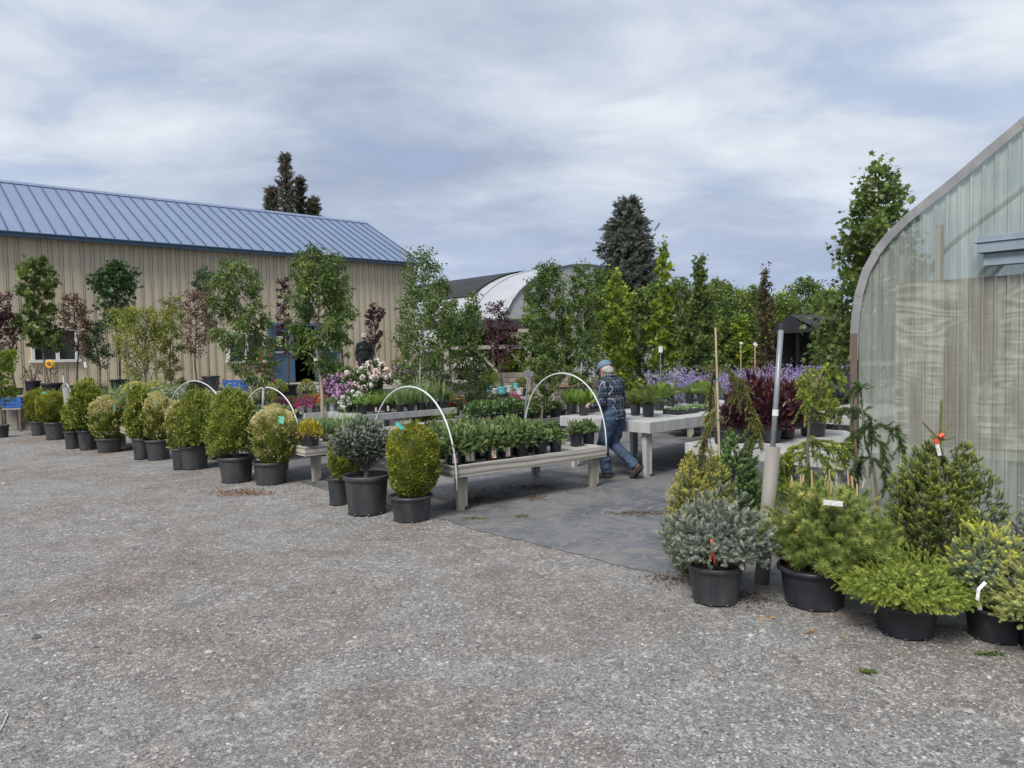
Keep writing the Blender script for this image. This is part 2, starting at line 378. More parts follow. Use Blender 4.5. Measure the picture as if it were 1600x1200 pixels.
# loose stones lying on the gravel (too many to count)
def stones():
    g = np.random.default_rng(3); n = 78000
    d = 2.6 + 9.4 * g.random(n) ** 1.75; x = (g.random(n) - .5) * 1.62 * d + .0 * d
    a = x * NX[0] + d * NX[1]; u = x * UX[0] + d * UX[1]; p0 = np.array([-.77, 8.06]); ub = p0 @ UX[:2]
    nz = .3 + np.sin(x * 1.3 + 2 * np.sin(d * .9)) + np.sin(d * 1.7 + 1.3 * np.sin(x * 1.1)) + .6 * np.sin(2.9 * x + d * 2.3)
    ub = ub + .33 * np.maximum(0, -(a - p0 @ NX[:2]) - 3.4)
    keep = ((nz > .2) | (g.random(n) < .55)) & (u < ub - .05 + .16 * g.normal(size=n) + .25 * (g.random(n) < .12) * np.abs(g.normal(size=n))) & ((nz > -.5) | (g.random(n) < .45)); x = x[keep]; d = d[keep]; n = len(x)
    s = .004 + .0055 * g.random(n) ** 1.5 + (g.random(n) < .07) * .008 * g.random(n) + (g.random(n) < .0012) * .02
    T = np.array([(1, 0, 0), (0, 1, 0), (-1, 0, 0), (0, -1, 0), (0, 0, 1), (0, 0, -.6)], float)
    Fc = np.array([(0, 1, 4), (1, 2, 4), (2, 3, 4), (3, 0, 4)])
    J = T[None] * (1 + .35 * g.normal(size=(n, 6, 1))) + .18 * g.normal(size=(n, 6, 3))
    th = g.random(n) * 6.283; c, q = np.cos(th), np.sin(th); el = 1 + .5 * g.random(n)
    X = J[:, :, 0] * el[:, None]; Y = J[:, :, 1]; Z = J[:, :, 2] * .55
    V = np.stack([x[:, None] + s[:, None] * (X * c[:, None] - Y * q[:, None]), d[:, None] + s[:, None] * (X * q[:, None] + Y * c[:, None]), s[:, None] * (Z + .12)], -1)
    F2 = Fc[None] + (np.arange(n) * 6)[:, None, None]; tint = np.repeat(g.random(n), 6)
    m, t, b, o = newmat('loose stones'); at = t.nodes.new('ShaderNodeAttribute'); at.attribute_name = 'tint'
    t.links.new(_ramp(t, at.outputs['Fac'], [(0, (.08, .082, .09)), (.35, (.19, .19, .19)), (.62, (.28, .27, .26)), (.88, (.38, .37, .35)), (1, (.52, .505, .48))]), b.inputs['Base Color'])
    b.inputs['Roughness'].default_value = .85
    tag(tri_mesh('gravel', [(V.reshape(-1, 3), F2.reshape(-1, 3), tint)], m), 'loose grey and tan stones strewn over the gravel lot', 'gravel', kind='stuff')
stones()
# landscape cloth under the benches
def cloth_material():
    m, t, b, o = newmat('landscape cloth'); c = t.nodes.new('ShaderNodeTexCoord'); v = c.outputs['Object']
    n1 = _noise(t, v, .9, 7, .62, .8); n2 = _noise(t, v, 5.5, 6, .7, 1.2); n3 = _noise(t, v, 140, 2, .5)
    base = _ramp(t, n1, [(.35, (.080, .087, .098)), (.5, (.125, .132, .142)), (.64, (.19, .19, .188))])
    dust = _ramp(t, n2, [(.5, 0.0), (.58, .7), (.68, .25)])
    a = _mix(t, dust, base, (.24, .22, .195)); a = _mix(t, .5, a, _ramp(t, n3, [(.3, .7), (.7, 1.25)]), 'MULTIPLY')
    t.links.new(a, b.inputs['Base Color']); b.inputs['Roughness'].default_value = .55
    h = t.nodes.new('ShaderNodeMath'); h.operation = 'MULTIPLY_ADD'; t.links.new(n1, h.inputs[0]); h.inputs[1].default_value = 2.; t.links.new(n2, h.inputs[2])
    _bump(t, h.outputs[0], b, .5, .03); return m
M_CLOTH = cloth_material()
E0 = np.array([-.77, 8.06, 0.0])
def edge_strip(name, p0, a0, a1, depth_u, z, m, jag, step=.12, back=None):
    g = np.random.default_rng(5); mb = MB(); n = int((a1 - a0) / step); prev = None
    for i in range(n + 1):
        a = a0 + (a1 - a0) * i / n; j = jag * (math.sin(a * 1.7) + .6 * math.sin(a * 4.1 + 1) + .5 * g.normal())
        P = p0 + NX * a + UX * (j + float(.33 * max(0, -a - 3.4))); Q = p0 + NX * a + UX * depth_u; P = (P[0], P[1], z); Q = (Q[0], Q[1], z)
        if prev: mb.quad(prev[0], prev[1], Q, P)
        prev = (P, Q)
    return mb.build(name, m)
tag(edge_strip('ground_cloth', E0, -9, 14, 9.5, .006, M_CLOTH, .035), kind='structure')
# concrete patio behind, and the raised terrace in front of the shed
M_CONC = mat('concrete paving', (.34, .315, .285), (.27, .25, .225), .85, 2.2, bump=.3, bscale=60)
mb = MB(); P = [gp(600, 700), gp(700, 668), gp(960, 640), gp(1000, 612), gp(700, 612), gp(560, 640)]
mb.add([(p[0], p[1], .012) for p in P], [tuple(range(len(P)))]); tag(mb.build('patio', M_CONC), kind='structure')
TZ = .76
mb = MB(); Q = [(-30, 14), (-14.6, 19.6), (-12.2, 20.9), (-7.2, 20.3), (-3.6, 22.6), (-2.6, 24.2), (-1.2, 27.5), (2, 34), (-6, 44), (-40, 30)]
k = len(Q); mb.add([(x, y, TZ) for x, y in Q] + [(x, y, -.05) for x, y in Q], [tuple(range(k))] + [(i, (i + 1) % k, k + (i + 1) % k, k + i)[::-1] for i in range(k)])
tag(mb.build('terrace', M_CONC), kind='structure')
# bark and dirt litter: a rusty patch of bark by the pots, clods under the near bench
M_BARK = mat('spilt bark', (.30, .13, .05), (.16, .08, .045), .95, 90, bump=.6)
M_DIRT = mat('dirt litter', (.10, .075, .055), (.17, .13, .10), .95, 60, bump=.6)
M_DRYLEAF = mat('dry leaf', (.42, .17, .05), (.3, .2, .06), .8, 30)
def litter(name, label, pts, m, n, size, seed):
    g = np.random.default_rng(seed); Ps = []
    for (px, py, rx, ry) in pts:
        for _ in range(n):
            q = gp(px + g.normal() * rx, py + g.normal() * ry); Ps.append(q)
    P = np.array(Ps); P[:, 2] = .008 + .006 * g.random(len(P))
    D = nrm(g.normal(size=P.shape) * [1, 1, .25]); tag(tri_mesh(name, [scat(LEAF, P, D, size * g.uniform(.5, 1.4, len(P)), g.random(len(P)), g)], m), label, 'litter', kind='stuff')
litter('bark_litter', 'rusty brown bark chips spilt on the gravel before the potted boxwoods', [(375, 771, 30, 3.2)], M_BARK, 900, .022, 31)
litter('dirt_litter', 'brown dirt and dead leaves lying on the cloth under the near bench', [(770, 775, 22, 6), (835, 779, 8, 2.5), (738, 783, 14, 3), (830, 762, 26, 2), (1000, 803, 25, 1.5), (1170, 935, 26, 6), (1060, 905, 30, 5)], M_DIRT, 260, .028, 32)
litter('dry_leaves', 'a few orange dry leaves fallen on the gravel by the conifer pots', [(1205, 968, 6, 1), (1268, 992, 2, 1), (1320, 1000, 2, 1), (1385, 990, 2, 1)], M_DRYLEAF, 4, .04, 33)
M_MOSS = leafmat('moss and weed', (.05, .09, .02), (.16, .22, .05), .7)
litter('weeds', 'small green weed tufts growing at the edge of the gravel', [(1357, 1052, 5, 1.2), (815, 808, 7, 1.4), (485, 756, 9, 1.4), (752, 780, 8, 2), (745, 811, 8, .8), (1545, 1024, 12, 1)], M_MOSS, 120, .02, 34)
# ------------------------------------------------------------------ the shed with the blue roof
M_WALL = mat('tan steel siding', (.53, .465, .335), (.46, .40, .29), .5, .8, (1, 1, .3), bump=.05)
M_WALLD = mat('siding groove', (.24, .21, .16), (.2, .175, .13), .6, 4, bump=0)
M_ROOF = mat('blue steel roof', (.235, .30, .425), (.215, .275, .40), .36, .6, metal=.25, bump=.03)
M_SEAM = mat('blue roof seam', (.07, .11, .2), None, .4, 4, bump=0)
M_NAVY = mat('navy fascia', (.014, .04, .075), (.02, .055, .095), .4, 3, bump=.03)
M_BLUE = mat('blue painted door', (.07, .13, .205), (.06, .11, .18), .5, 3, bump=.05)
M_WHITE = mat('white paint', (.70, .70, .67), (.58, .58, .56), .5, 14, bump=.08)
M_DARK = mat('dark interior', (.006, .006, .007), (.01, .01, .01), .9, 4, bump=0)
M_GLASS = newmat('window glass')[0]; _b = M_GLASS.node_tree.nodes['Principled BSDF']; _b.inputs['Base Color'].default_value = (.03, .035, .04, 1); _b.inputs['Roughness'].default_value = .08; _b.inputs['Specular IOR Level'].default_value = .9
WD = at_depth(490, 29.8, TZ)            # a point on the shed's front wall line, at the door
WDX = np.array([WD[0], WD[1], TZ])
NF = -NX                                # wall faces this way
def wpt(px, py): return on_plane(px, py, WDX, NX)
def wt(px): return float(np.dot(wpt(px, 540) - WDX, UX))
t1 = wt(648); t0 = wt(0) - 9.0; HW = 4.4
zE = zt(WDX + UX * t1, 411); 
ridge_xy = WDX + UX * (t1 + .25) + NX * HW
zR = float(zt(np.array([ridge_xy[0], ridge_xy[1], 0]), 350))
shed = thing('shed', 'long tan metal shed with a blue standing seam roof', 'shed', WDX)
def W(a, n, z): return WDX * [1, 1, 0] + UX * a + NX * n + ZX * z - WDX       # local coordinates: along wall, behind wall, height (absolute)
tdl, tdr = wt(459.5), wt(491)            # dark opening
tfl, tfr = wt(419), wt(528); zdt = zt(WDX, 505)
twl, twr = wt(48), wt(122); P = WDX + UX * wt(85); zwb, zwt = zt(P, 566), zt(P, 512)
tvl, tvr = wt(354), wt(414); P = WDX + UX * wt(372); zvb, zvt = zt(P, 567), zt(P, 520)
wallm = MB()
def siding(a0, a1, z0, z1, f0=0.0):
    """ribbed sheet between a0..a1 (flat, with narrow raised ribs every 0.3 m)"""
    xs = [(a0, 0)]; k = math.ceil((a0 + .03) / .3)
    while k * .3 < a1 - .05:
        c = k * .3; xs += [(c - .03, 0), (c - .018, -.022), (c + .018, -.022), (c + .03, 0)]; xs += [(c + .085, 0), (c + .092, .008), (c + .10, .008), (c + .107, 0)] if c + .12 < a1 else []
        k += 1
    xs.append((a1, 0)); V = []
    for a, n in xs: V += [W(a, n, z0), W(a, n, z1)]
    fs = [(2 * i, 2 * i + 2, 2 * i + 3, 2 * i + 1) for i in range(len(xs) - 1)]
    for i, f in enumerate(fs):
        na, nb = xs[i][1], xs[i + 1][1]; wallm.add([V[j] for j in f], [(0, 1, 2, 3)], 1 if (na > 0 or nb > 0 or (na == 0) != (nb == 0)) else 0)
segs = [(t0, twl, TZ, zE), (twl, twr, TZ, zwb), (twl, twr, zwt, zE), (twr, tvl, TZ, zE), (tvl, tvr, TZ, zvb), (tvl, tvr, zvt, zE), (tvr, tfl, TZ, zE), (tfl, tfr, zdt, zE), (tfr, t1, TZ, zE)]
for s_ in segs: siding(*s_)
# end gable (right), back, left, inner darkness
wallm.add([W(t1, 0, TZ), W(t1, 2 * HW, TZ), W(t1, 2 * HW, zE), W(t1, HW, zR - .1), W(t1, 0, zE)], [(0, 1, 2, 3, 4)])
wallm.quad(W(t1, 2 * HW, TZ), W(t0, 2 * HW, TZ), W(t0, 2 * HW, zE), W(t1, 2 * HW, zE))
wallm.add([W(t0, 0, TZ), W(t0, 0, zE), W(t0, HW, zR - .1), W(t0, 2 * HW, zE), W(t0, 2 * HW, TZ)], [(0, 1, 2, 3, 4)])
wallm.build('wall', [M_WALL, M_WALLD], shed)
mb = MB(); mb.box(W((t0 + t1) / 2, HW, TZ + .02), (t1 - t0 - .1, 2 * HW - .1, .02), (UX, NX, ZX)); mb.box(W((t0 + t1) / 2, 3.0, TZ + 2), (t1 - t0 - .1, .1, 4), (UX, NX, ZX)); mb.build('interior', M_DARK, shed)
roof = MB(); a0, a1 = t0 - .2, t1 + .28; ov = .35; sl = (zR - zE) / HW
for sgn in (0, 1):
    nA, nB = (-ov, HW) if sgn == 0 else (2 * HW + ov, HW); zA = zE - ov * sl + .16; zB = zR
    c = [W(a0, nA, zA), W(a1, nA, zA), W(a1, nB, zB), W(a0, nB, zB)]; roof.add([*c, *[p - ZX * .06 for p in c]], [(0, 1, 2, 3), (7, 6, 5, 4), (0, 4, 5, 1), (1, 5, 6, 2), (3, 7, 4, 0)])
ro = roof.build('roof', M_ROOF, shed)
sm = MB(); a = a1 - .03; ln = math.hypot(HW + ov, zR - zA); sd_ = nrm(np.array(W(0, HW, zR) - W(0, -ov, zA))); nn = np.cross(UX, sd_)
while a > a0:
    sm.box((W(a, -ov, zA) + W(a, HW, zR)) / 2 + nn * .022, (.022, .045, ln - .04), (UX, nn, sd_)); a -= .425
sm.build('seams', M_SEAM, ro)
rc = MB(); rc.add([W(a0, HW - .2, zR - .2 * sl + .04), W(a1 + .02, HW - .2, zR - .2 * sl + .04), W(a1 + .02, HW, zR + .06), W(a0, HW, zR + .06), W(a0, HW + .2, zR - .2 * sl + .04), W(a1 + .02, HW + .2, zR - .2 * sl + .04)], [(0, 1, 2, 3), (3, 2, 5, 4)])
rc.build('ridge_cap', M_ROOF, ro)
gu = MB(); gu.box(W((a0 + a1) / 2, -ov - .05, zA - .1), (a1 - a0, .1, .15), (UX, NX, ZX)); gu.box(W((a0 + a1) / 2, -ov - .11, zA - .045), (a1 - a0 + .02, .02, .035), (UX, NX, ZX))
gu.quad(W(a0, -ov, zA - .16), W(a1, -ov, zA - .16), W(a1, 0.02, zE + .02), W(a0, 0.02, zE + .02)); gu.build('gutter', M_NAVY, shed)
ds = MB(); ds.tube([W(t1 + .05, -ov, zA - .15), W(t1 + .05, -.08, zA - .55), W(t1 + .05, -.08, TZ + .2)], .045, 6); ds.build('downspout', M_WHITE, shed)
cn = MB(); cn.box(W(t1, -.02, (TZ + zE) / 2), (.1, .05, zE - TZ - .02), (UX, NX, ZX)); cn.build('corner_trim', M_WALL, shed)
def window(parent, tl, tr, zb, ztp, mull):
    f = MB(); c = (tl + tr) / 2; wd = tr - tl; e = .09
    f.box(W(c, -.03, ztp - e / 2), (wd, .1, e), (UX, NX, ZX)); f.box(W(c, -.045, zb + e / 2), (wd + .12, .13, e), (UX, NX, ZX))
    for x in (tl + e / 2, tr - e / 2, tl + wd * mull): f.box(W(x, -.03, (zb + ztp) / 2), (e, .1, ztp - zb - 2 * e - .002), (UX, NX, ZX))
    fo = f.build('window', M_WHITE, parent); g = MB(); g.box(W(c, .03, (zb + ztp) / 2), (wd - .06, .01, ztp - zb - .06), (UX, NX, ZX)); g.build('pane', M_GLASS, fo)
window(shed, twl, twr, zwb, zwt, .55); window(shed, tvl, tvr, zvb, zvt, .5)
fr = MB(); cx = (tfl + tfr) / 2
fr.box(W(cx, -.02, zdt - .06), (tfr - tfl, .16, .12), (UX, NX, ZX))
for x in (tfl + .05, tfr - .05): fr.box(W(x, -.02, (zdt - .12 + TZ) / 2), (.1, .16, zdt - .12 - TZ), (UX, NX, ZX))
fr.build('door_frame', M_BLUE, shed)
M_POSTER = mat('poster paper', (.62, .62, .58), (.2, .34, .12), .6, 3.5, lo=.5, hi=.53, bump=0, detail=3)
for (xl, xr, wl) in ((tfl + .11, tdl, 1), (tdr, tfr - .11, 0)):
    d = MB(); c = (xl + xr) / 2; wd = xr - xl; zb = TZ + .03; zt_ = zdt - .13; zm = TZ + 1.25; zn = zt_ - .22; e = .2
    d.box(W(c, 0, (zb + zm) / 2), (wd, .05, zm - zb), (UX, NX, ZX)); d.box(W(c, 0, (zn + zt_) / 2), (wd, .05, zt_ - zn), (UX, NX, ZX))
    for x in (xl + e / 2, xr - e / 2): d.box(W(x, 0, (zm + zn) / 2), (e, .05, zn - zm), (UX, NX, ZX))
    do = d.build('door', M_BLUE, shed); g = MB(); g.box(W(c, .01, (zm + zn) / 2), (wd - 2 * e, .01, zn - zm), (UX, NX, ZX)); g.build('pane', M_GLASS, do)
    l = MB(); l.box(W(c, -.06, zm - .05), (wd - .12, .09, .07), (UX, NX, ZX)); l.build('ledge', mat('grey blue sill', (.32, .40, .45), None, .5, 5), do)
    for q in range(2):
        pz = MB(); pz.box(W(xl + e + .16 + q * .36, -.008, (zm + zn) / 2 - .12 * q), (.27, .012, .4), (UX, NX, ZX)); pz.build('poster', M_POSTER, do)
    h = MB(); h.tube([W((xr if wl else xl) + (-.08 if wl else .08), -.03, TZ + .95), W((xr if wl else xl) + (-.08 if wl else .08), -.09, TZ + 1.05), W((xr if wl else xl) + (-.08 if wl else .08), -.03, TZ + 1.15)], .012, 6); h.build('handle', M_WHITE, do)
# red ladder against the shed by the door
M_RED = mat('red paint', (.42, .03, .025), None, .45, 8)
lp = WDX + UX * wt(411) - NX * .35; lad = thing('ladder', 'short red ladder leaning on the tan shed wall by the door', 'ladder', lp, YAW)
zl = zt(lp, 548) - TZ
for s_ in (-1, 1):
    m_ = MB(); m_.box((s_ * .2, .1, zl / 2), (.05, .03, zl)); m_.build('side_rail', M_RED, lad)
for k in range(7):
    m_ = MB(); m_.box((0, .1, .2 + k * .27), (.36, .03, .03)); m_.build('rung', M_RED, lad)
# ------------------------------------------------------------------ arched greenhouse far away, with black shade cloth
M_POLYW = mat('white film', (.42, .44, .46), (.36, .38, .41), .45, .8, bump=.05)
M_FACE = mat('grey end film', (.52, .54, .54), (.44, .46, .46), .5, .6, bump=.05)
M_SHADE = mat('black shade cloth', (.020, .021, .024), (.032, .033, .037), .8, 1.5, bump=.1)
M_STEEL = mat('galvanised steel', (.32, .34, .36), (.24, .25, .27), .45, 10, metal=.4, bump=.05)
QD = 44.0; qc = at_depth(925, QD, 0)    # middle of its end face
QW = 7.2; zq = zt(qc, 415); gq = thing('arched_greenhouse', 'far white arched greenhouse with black shade cloth over its roof', 'greenhouse', (qc[0], qc[1], 0))
def Qp(a, n, z): return UX * a + NX * n + ZX * z
qb = 1.9
arc = [(-QW * math.cos(i * math.pi / 24), qb + (zq - qb) * math.sin(i * math.pi / 24) ** .92) for i in range(25)]
QL = 34
m_ = MB()
for i in range(24):
    (x0, z0), (x1, z1) = arc[i], arc[i + 1]; m_.quad(Qp(x0, 0, z0), Qp(x0, QL, z0), Qp(x1, QL, z1), Qp(x1, 0, z1))
m_.build('roof_film', M_POLYW, gq, True)
m_ = MB(); m_.add([Qp(x, .05, z) for x, z in arc] + [Qp(QW, .05, 0), Qp(-QW, .05, 0)], [tuple(range(27))]); m_.build('end_wall', M_FACE, gq)
for n in range(0, 12):
    m_ = MB(); m_.tube([Qp(x * 1.004, n * 3.0, z + .03) for x, z in arc], .05, 5); m_.build('hoop', M_POLYW if n else M_STEEL, gq)
m_ = MB(); s0 = 4
for i in range(5, 21):
    (x0, z0), (x1, z1) = arc[i], arc[i + 1]; m_.quad(Qp(x0 * 1.01, 4, z0 + .08), Qp(x0 * 1.01, QL, z0 + .08), Qp(x1 * 1.01, QL, z1 + .08), Qp(x1 * 1.01, 4, z1 + .08))
(x0, z0) = arc[4]
m_.build('shade_cloth', M_SHADE, gq, True)
m_ = MB(); m_.box(Qp(-QW - .05, QL / 2, qb), (.1, QL, .14), (UX, NX, ZX)); m_.build('eave_rail', M_STEEL, gq)
m_ = MB(); m_.box(Qp(-QW - .02, QL / 2, qb / 2), (.04, QL, qb - .1), (UX, NX, ZX)); m_.build('side_wall', M_SHADE, gq)
# ------------------------------------------------------------------ the near greenhouse, right
def pc_material():
    m, t, b, o = newmat('corrugated polycarbonate'); v = _vec(t, 'Object', (1, 1, .25)); n = _noise(t, v, 2.5, 6, .6)
    n2 = _noise(t, _vec(t, 'Object', (1, 1, .06)), 16, 4, .6)
    col = _mix(t, .6, _ramp(t, n, [(.35, (.50, .53, .48)), (.65, (.70, .74, .68))]), _ramp(t, n2, [(.38, .55), (.62, 1.08)]), 'MULTIPLY')
    t.links.new(col, b.inputs['Base Color']); b.inputs['Roughness'].default_value = .28
    tr = t.nodes.new('ShaderNodeBsdfTransparent'); tr.inputs[0].default_value = (.84, .9, .85, 1)
    mx = t.nodes.new('ShaderNodeMixShader'); mx.inputs[0].default_value = .66
    t.links.new(b.outputs[0], mx.inputs[1]); t.links.new(tr.outputs[0], mx.inputs[2]); t.links.new(mx.outputs[0], o.inputs[0]); return m
M_PC = pc_material(); M_PCR = M_PC.copy(); M_PCR.name = 'greenhouse roof film'; M_PCR.node_tree.nodes['Mix Shader'].inputs[0].default_value = .45
def ply_material():
    m, t, b, o = newmat('weathered plywood')
    f = _noise(t, _vec(t, 'Object', (.3, .3, 2.0)), 1.1, 2, .5, .25)      # growth rings cut by the peeler
    k = t.nodes.new('ShaderNodeMath'); k.operation = 'MULTIPLY'; t.links.new(f, k.inputs[0]); k.inputs[1].default_value = 190
    q = t.nodes.new('ShaderNodeMath'); q.operation = 'SINE'; t.links.new(k.outputs[0], q.inputs[0])
    fr = _noise(t, _vec(t, 'Object', (.5, .5, 2.2)), 7, 6, .7); a = t.nodes.new('ShaderNodeMath'); a.operation = 'MULTIPLY_ADD'; t.links.new(q.outputs[0], a.inputs[0]); a.inputs[1].default_value = .15; t.links.new(fr, a.inputs[2])
    col = _ramp(t, a.outputs[0], [(.28, (.08, .055, .042)), (.48, (.28, .235, .19)), (.74, (.52, .48, .41))])
    st = _noise(t, _vec(t, 'Object', (1.3, 1.3, .45)), 1.5, 5, .6, .5); red = _ramp(t, st, [(.47, 0.0), (.56, .88)])
    col2 = _mix(t, red, col, (.12, .06, .035))
    t.links.new(col2, b.inputs['Base Color']); b.inputs['Roughness'].default_value = .8; return m
M_PLY = ply_material()
M_WOOD = mat('weathered grey wood', (.36, .33, .28), (.24, .215, .18), .8, 9, (1, 1, .15), bump=.4)
M_WOODB = mat('old brown wood', (.17, .13, .10), (.10, .075, .055), .85, 14, (1, 1, .15), bump=.5)
GB = gp(1560, 850); GBX = np.array([GB[0], GB[1], 0]); ge = on_plane(1334, 700, GBX, UX); GE = np.array([ge[0], ge[1], 0])   # left edge of the face
gh = thing('greenhouse', 'near greenhouse with corrugated plastic end wall and curved metal trim', 'greenhouse', GE)
def Gp(s, b, z): return -NX * s + UX * b + ZX * z      # s along face to the right, b behind the face
def gpx(px, py):
    q = on_plane(px, py, GBX, UX) - GE; return float(-np.dot(q, NX)), float(q[2])
pr = [gpx(1334.5, 560), gpx(1335.5, 520), gpx(1338, 490), gpx(1342.5, 460), gpx(1354, 422), gpx(1371, 392), gpx(1392, 366), gpx(1418, 341), gpx(1460, 307), gpx(1500, 275), gpx(1550, 232), gpx(1600, 190)]
s_, z_ = pr[-1]; k_ = (pr[-1][1] - pr[-2][1]) / (pr[-1][0] - pr[-2][0])
for q in range(1, 7): s_ += .28; k_ *= .80; z_ += .28 * k_; pr.append((s_, z_))
SR = pr[-1][0]; full = [(0, 0)] + pr + [(2 * SR - s, z) for s, z in pr[::-1][1:]] + [(2 * SR, 0)]
def gz(s):
    s = min(max(s, 0), 2 * SR); s = s if s <= SR else 2 * SR - s
    for (a, za), (b, zb) in zip(pr, pr[1:]):
        if s <= b: return za + (zb - za) * max(0, (s - a) / max(b - a, 1e-6))
    return pr[-1][1]
m_ = MB(); s = .02; prev = None; k = 0
cor = [(0, 0), (.030, 0), (.042, -.022), (.058, -.022), (.070, 0)]
while s < 2 * SR - .03:
    for ds_, b_ in cor:
        x = s + ds_; cur = (x, b_)
        if prev: m_.quad(Gp(prev[0], prev[1], .02), Gp(cur[0], cur[1], .02), Gp(cur[0], cur[1], gz(cur[0]) - .02), Gp(prev[0], prev[1], gz(prev[0]) - .02))
        prev = cur
    s += .1
m_.build('end_wall', M_PC, gh)
m_ = MB()
for (sa, za), (sb, zb) in zip(full, full[1:]): m_.quad(Gp(sa, .02, za), Gp(sa, 9, za), Gp(sb, 9, zb), Gp(sb, .02, zb))
m_.build('roof_sheet', M_PCR, gh)
TR = full[1:-1]; m_ = MB()                     # angle trim in overlapping lengths
for i, ((sa, za), (sb, zb)) in enumerate(zip(TR, TR[1:])):
    a = Gp(sa, 0, za); b = Gp(sb, 0, zb); t_ = nrm(b - a); no = np.cross(t_, UX); lift = .004 * (i % 2)
    if no[2] < 0 or (abs(no[2]) < .2 and np.dot(no, NX) < 0 and sa < SR): no = -no
    m_.box((a + b) / 2 - no * .018 - UX * (.045 + lift), (np.linalg.norm(b - a) + .03, .085, .006), (t_, no, UX)); m_.box((a + b) / 2 + no * (.027 + lift) + UX * .06, (np.linalg.norm(b - a) + .03, .006, .15), (t_, no, UX))
M_TRIM = mat('grey metal trim', (.34, .335, .33), (.24, .24, .24), .45, 4, metal=.3, bump=.08, bscale=6)
m_.build('arch_trim', M_TRIM, gh)
sp, zp = gpx(1397, 443); _, zp2 = gpx(1495, 697)
m_ = MB(); m_.box(Gp(sp + 1.22, .05, (zp + zp2) / 2), (2.44, .015, zp - zp2), (-NX, UX, ZX)); m_.build('plywood_panel', M_PLY, gh)
m_ = MB(); m_.box(Gp(SR, .09, zp2 - .06), (2 * SR - .2, .05, .09), (-NX, UX, ZX)); m_.box(Gp(.4, .09, gpx(1360, 568)[1]), (.8, .04, .05), (-NX, UX, ZX)); 
for x in (.42, .75): m_.box(Gp(x, .16, gz(x) / 2 - .1), (.045, .09, gz(x) - .3), (-NX, UX, ZX))
m_.build('wall_frame', M_WOOD, gh)
m_ = MB()
for b_ in (1.5, 3.2, 4.9, 6.6): m_.tube([Gp(s, b_, z - .05) for s, z in full], .03, 5)
m_.tube([Gp(SR * .25, .6, 2.2), Gp(SR * .7, .7, 3.9)], .05, 6); m_.build('inner_hoop', M_STEEL, gh)
m_ = MB(); m_.quad(Gp(.1, 5, 0), Gp(2 * SR - .1, 5, 0), Gp(2 * SR - .1, 5, 1.6), Gp(.1, 5, 1.6)); m_.build('dark_backdrop', M_SHADE, gh)  # dark sheet added inside, standing in for the dim interior
m_ = MB(); m_.box(Gp(.02, -.03, .98), (.07, .05, 1.96), (-NX, UX, ZX)); m_.build('corner_post', M_WOODB, gh)
sv_, zv = gpx(1537, 385)                       # grey vent hood
m_ = MB(); m_.box(Gp(sv_ + .45, -.09, zv), (.9, .17, .15), (-NX, UX, ZX)); m_.box(Gp(sv_ + .45, -.065, zv - .135), (.84, .11, .11), (-NX, UX, ZX)); m_.box(Gp(sv_ + .45, -.12, zv + .02), (.95, .14, .012), (-NX, UX, ZX))
bevel(m_.build('vent_hood', mat('pale blue grey metal', (.25, .31, .35), (.2, .26, .30), .45, 6), gh), .004)
# ------------------------------------------------------------------ stone walls, planters, pergola, shade house
def stone_mat(name, a, b_): return mat(name, a, b_, .9, 3.5, bump=.5, bscale=30)
M_STONES = [stone_mat('wall block ' + str(i), c, tuple(x * .72 for x in c)) for i, c in enumerate([(.24, .21, .185), (.30, .265, .23), (.20, .18, .165)])]
def block_wall(name, label, p0, p1, z0, z1, course, blk, thick=.3, seed=0, cap=False):
    g = np.random.default_rng(seed); p0 = np.array(p0, float); p1 = np.array(p1, float); p0[2] = p1[2] = 0; d = p1 - p0; L_ = np.linalg.norm(d); d /= L_; n = np.cross(ZX, d)
    m = MB(); nz = max(1, round((z1 - z0) / course)); ch = (z1 - z0) / nz
    for r in range(nz):
        s = -g.random() * blk
        while s < L_:
            w_ = blk * g.uniform(.8, 1.2); a, b_ = max(s, 0), min(s + w_, L_)
            if b_ - a > .04: m.box(p0 + d * (a + b_) / 2 + n * g.uniform(-.012, .012) + ZX * (z0 + (r + .5) * ch), (b_ - a - .012, thick + g.uniform(-.02, .02), ch - .012), (d, n, ZX), int(g.integers(3)))
            s += w_
        m.box(p0 + d * L_ / 2 + ZX * (z0 + (r + .5) * ch), (L_ - .03, thick - .06, ch), (d, n, ZX), 2)
    o = m.build(name, M_STONES, None, origin=p0); bevel(o, .01); return tag(o, label, 'wall')
pl = at_depth(42, 20.0); pr_ = at_depth(66, 19.2); zb_ = .92
block_wall('retaining_wall', 'stepped grey block wall by the leftmost potted boxwoods', pl, at_depth(112, 19.2), 0, zb_, .19, .42, .5, 1)
block_wall('retaining_wall', 'low stone kerb wall across the back of the patio', at_depth(640, 27), at_depth(800, 25.5), 0, .32, .16, .5, .35, 2)
block_wall('retaining_wall', 'brown stone wall behind the patio under the white flowers', at_depth(660, 30), at_depth(905, 29), 0, .98, .2, .5, .35, 3)
block_wall('retaining_wall', 'low stone wall below the rhododendrons at the terrace steps', at_depth(585, 21.5), at_depth(700, 24.5), 0, .45, .15, .45, .3, 4)
bl = at_depth(868, 20); br = at_depth(1000, 19.2); M_BRICK = mat('brick red cap', (.36, .24, .19), (.30, .20, .16), .85, 8, bump=.3)
block_wall('brick_planter', 'brick planter box behind the man in the plaid shirt', bl, br, 0, .86, .11, .3, .5, 5)
d_ = nrm(br - bl); m_ = MB(); m_.box((bl + br) / 2 * [1, 1, 0] + ZX * .895, (np.linalg.norm(br - bl) + .1, .6, .07), (d_, np.cross(ZX, d_), ZX)); tag(m_.build('planter_cap', M_BRICK), 'flat brick coping laid on the planter behind the man', 'coping')
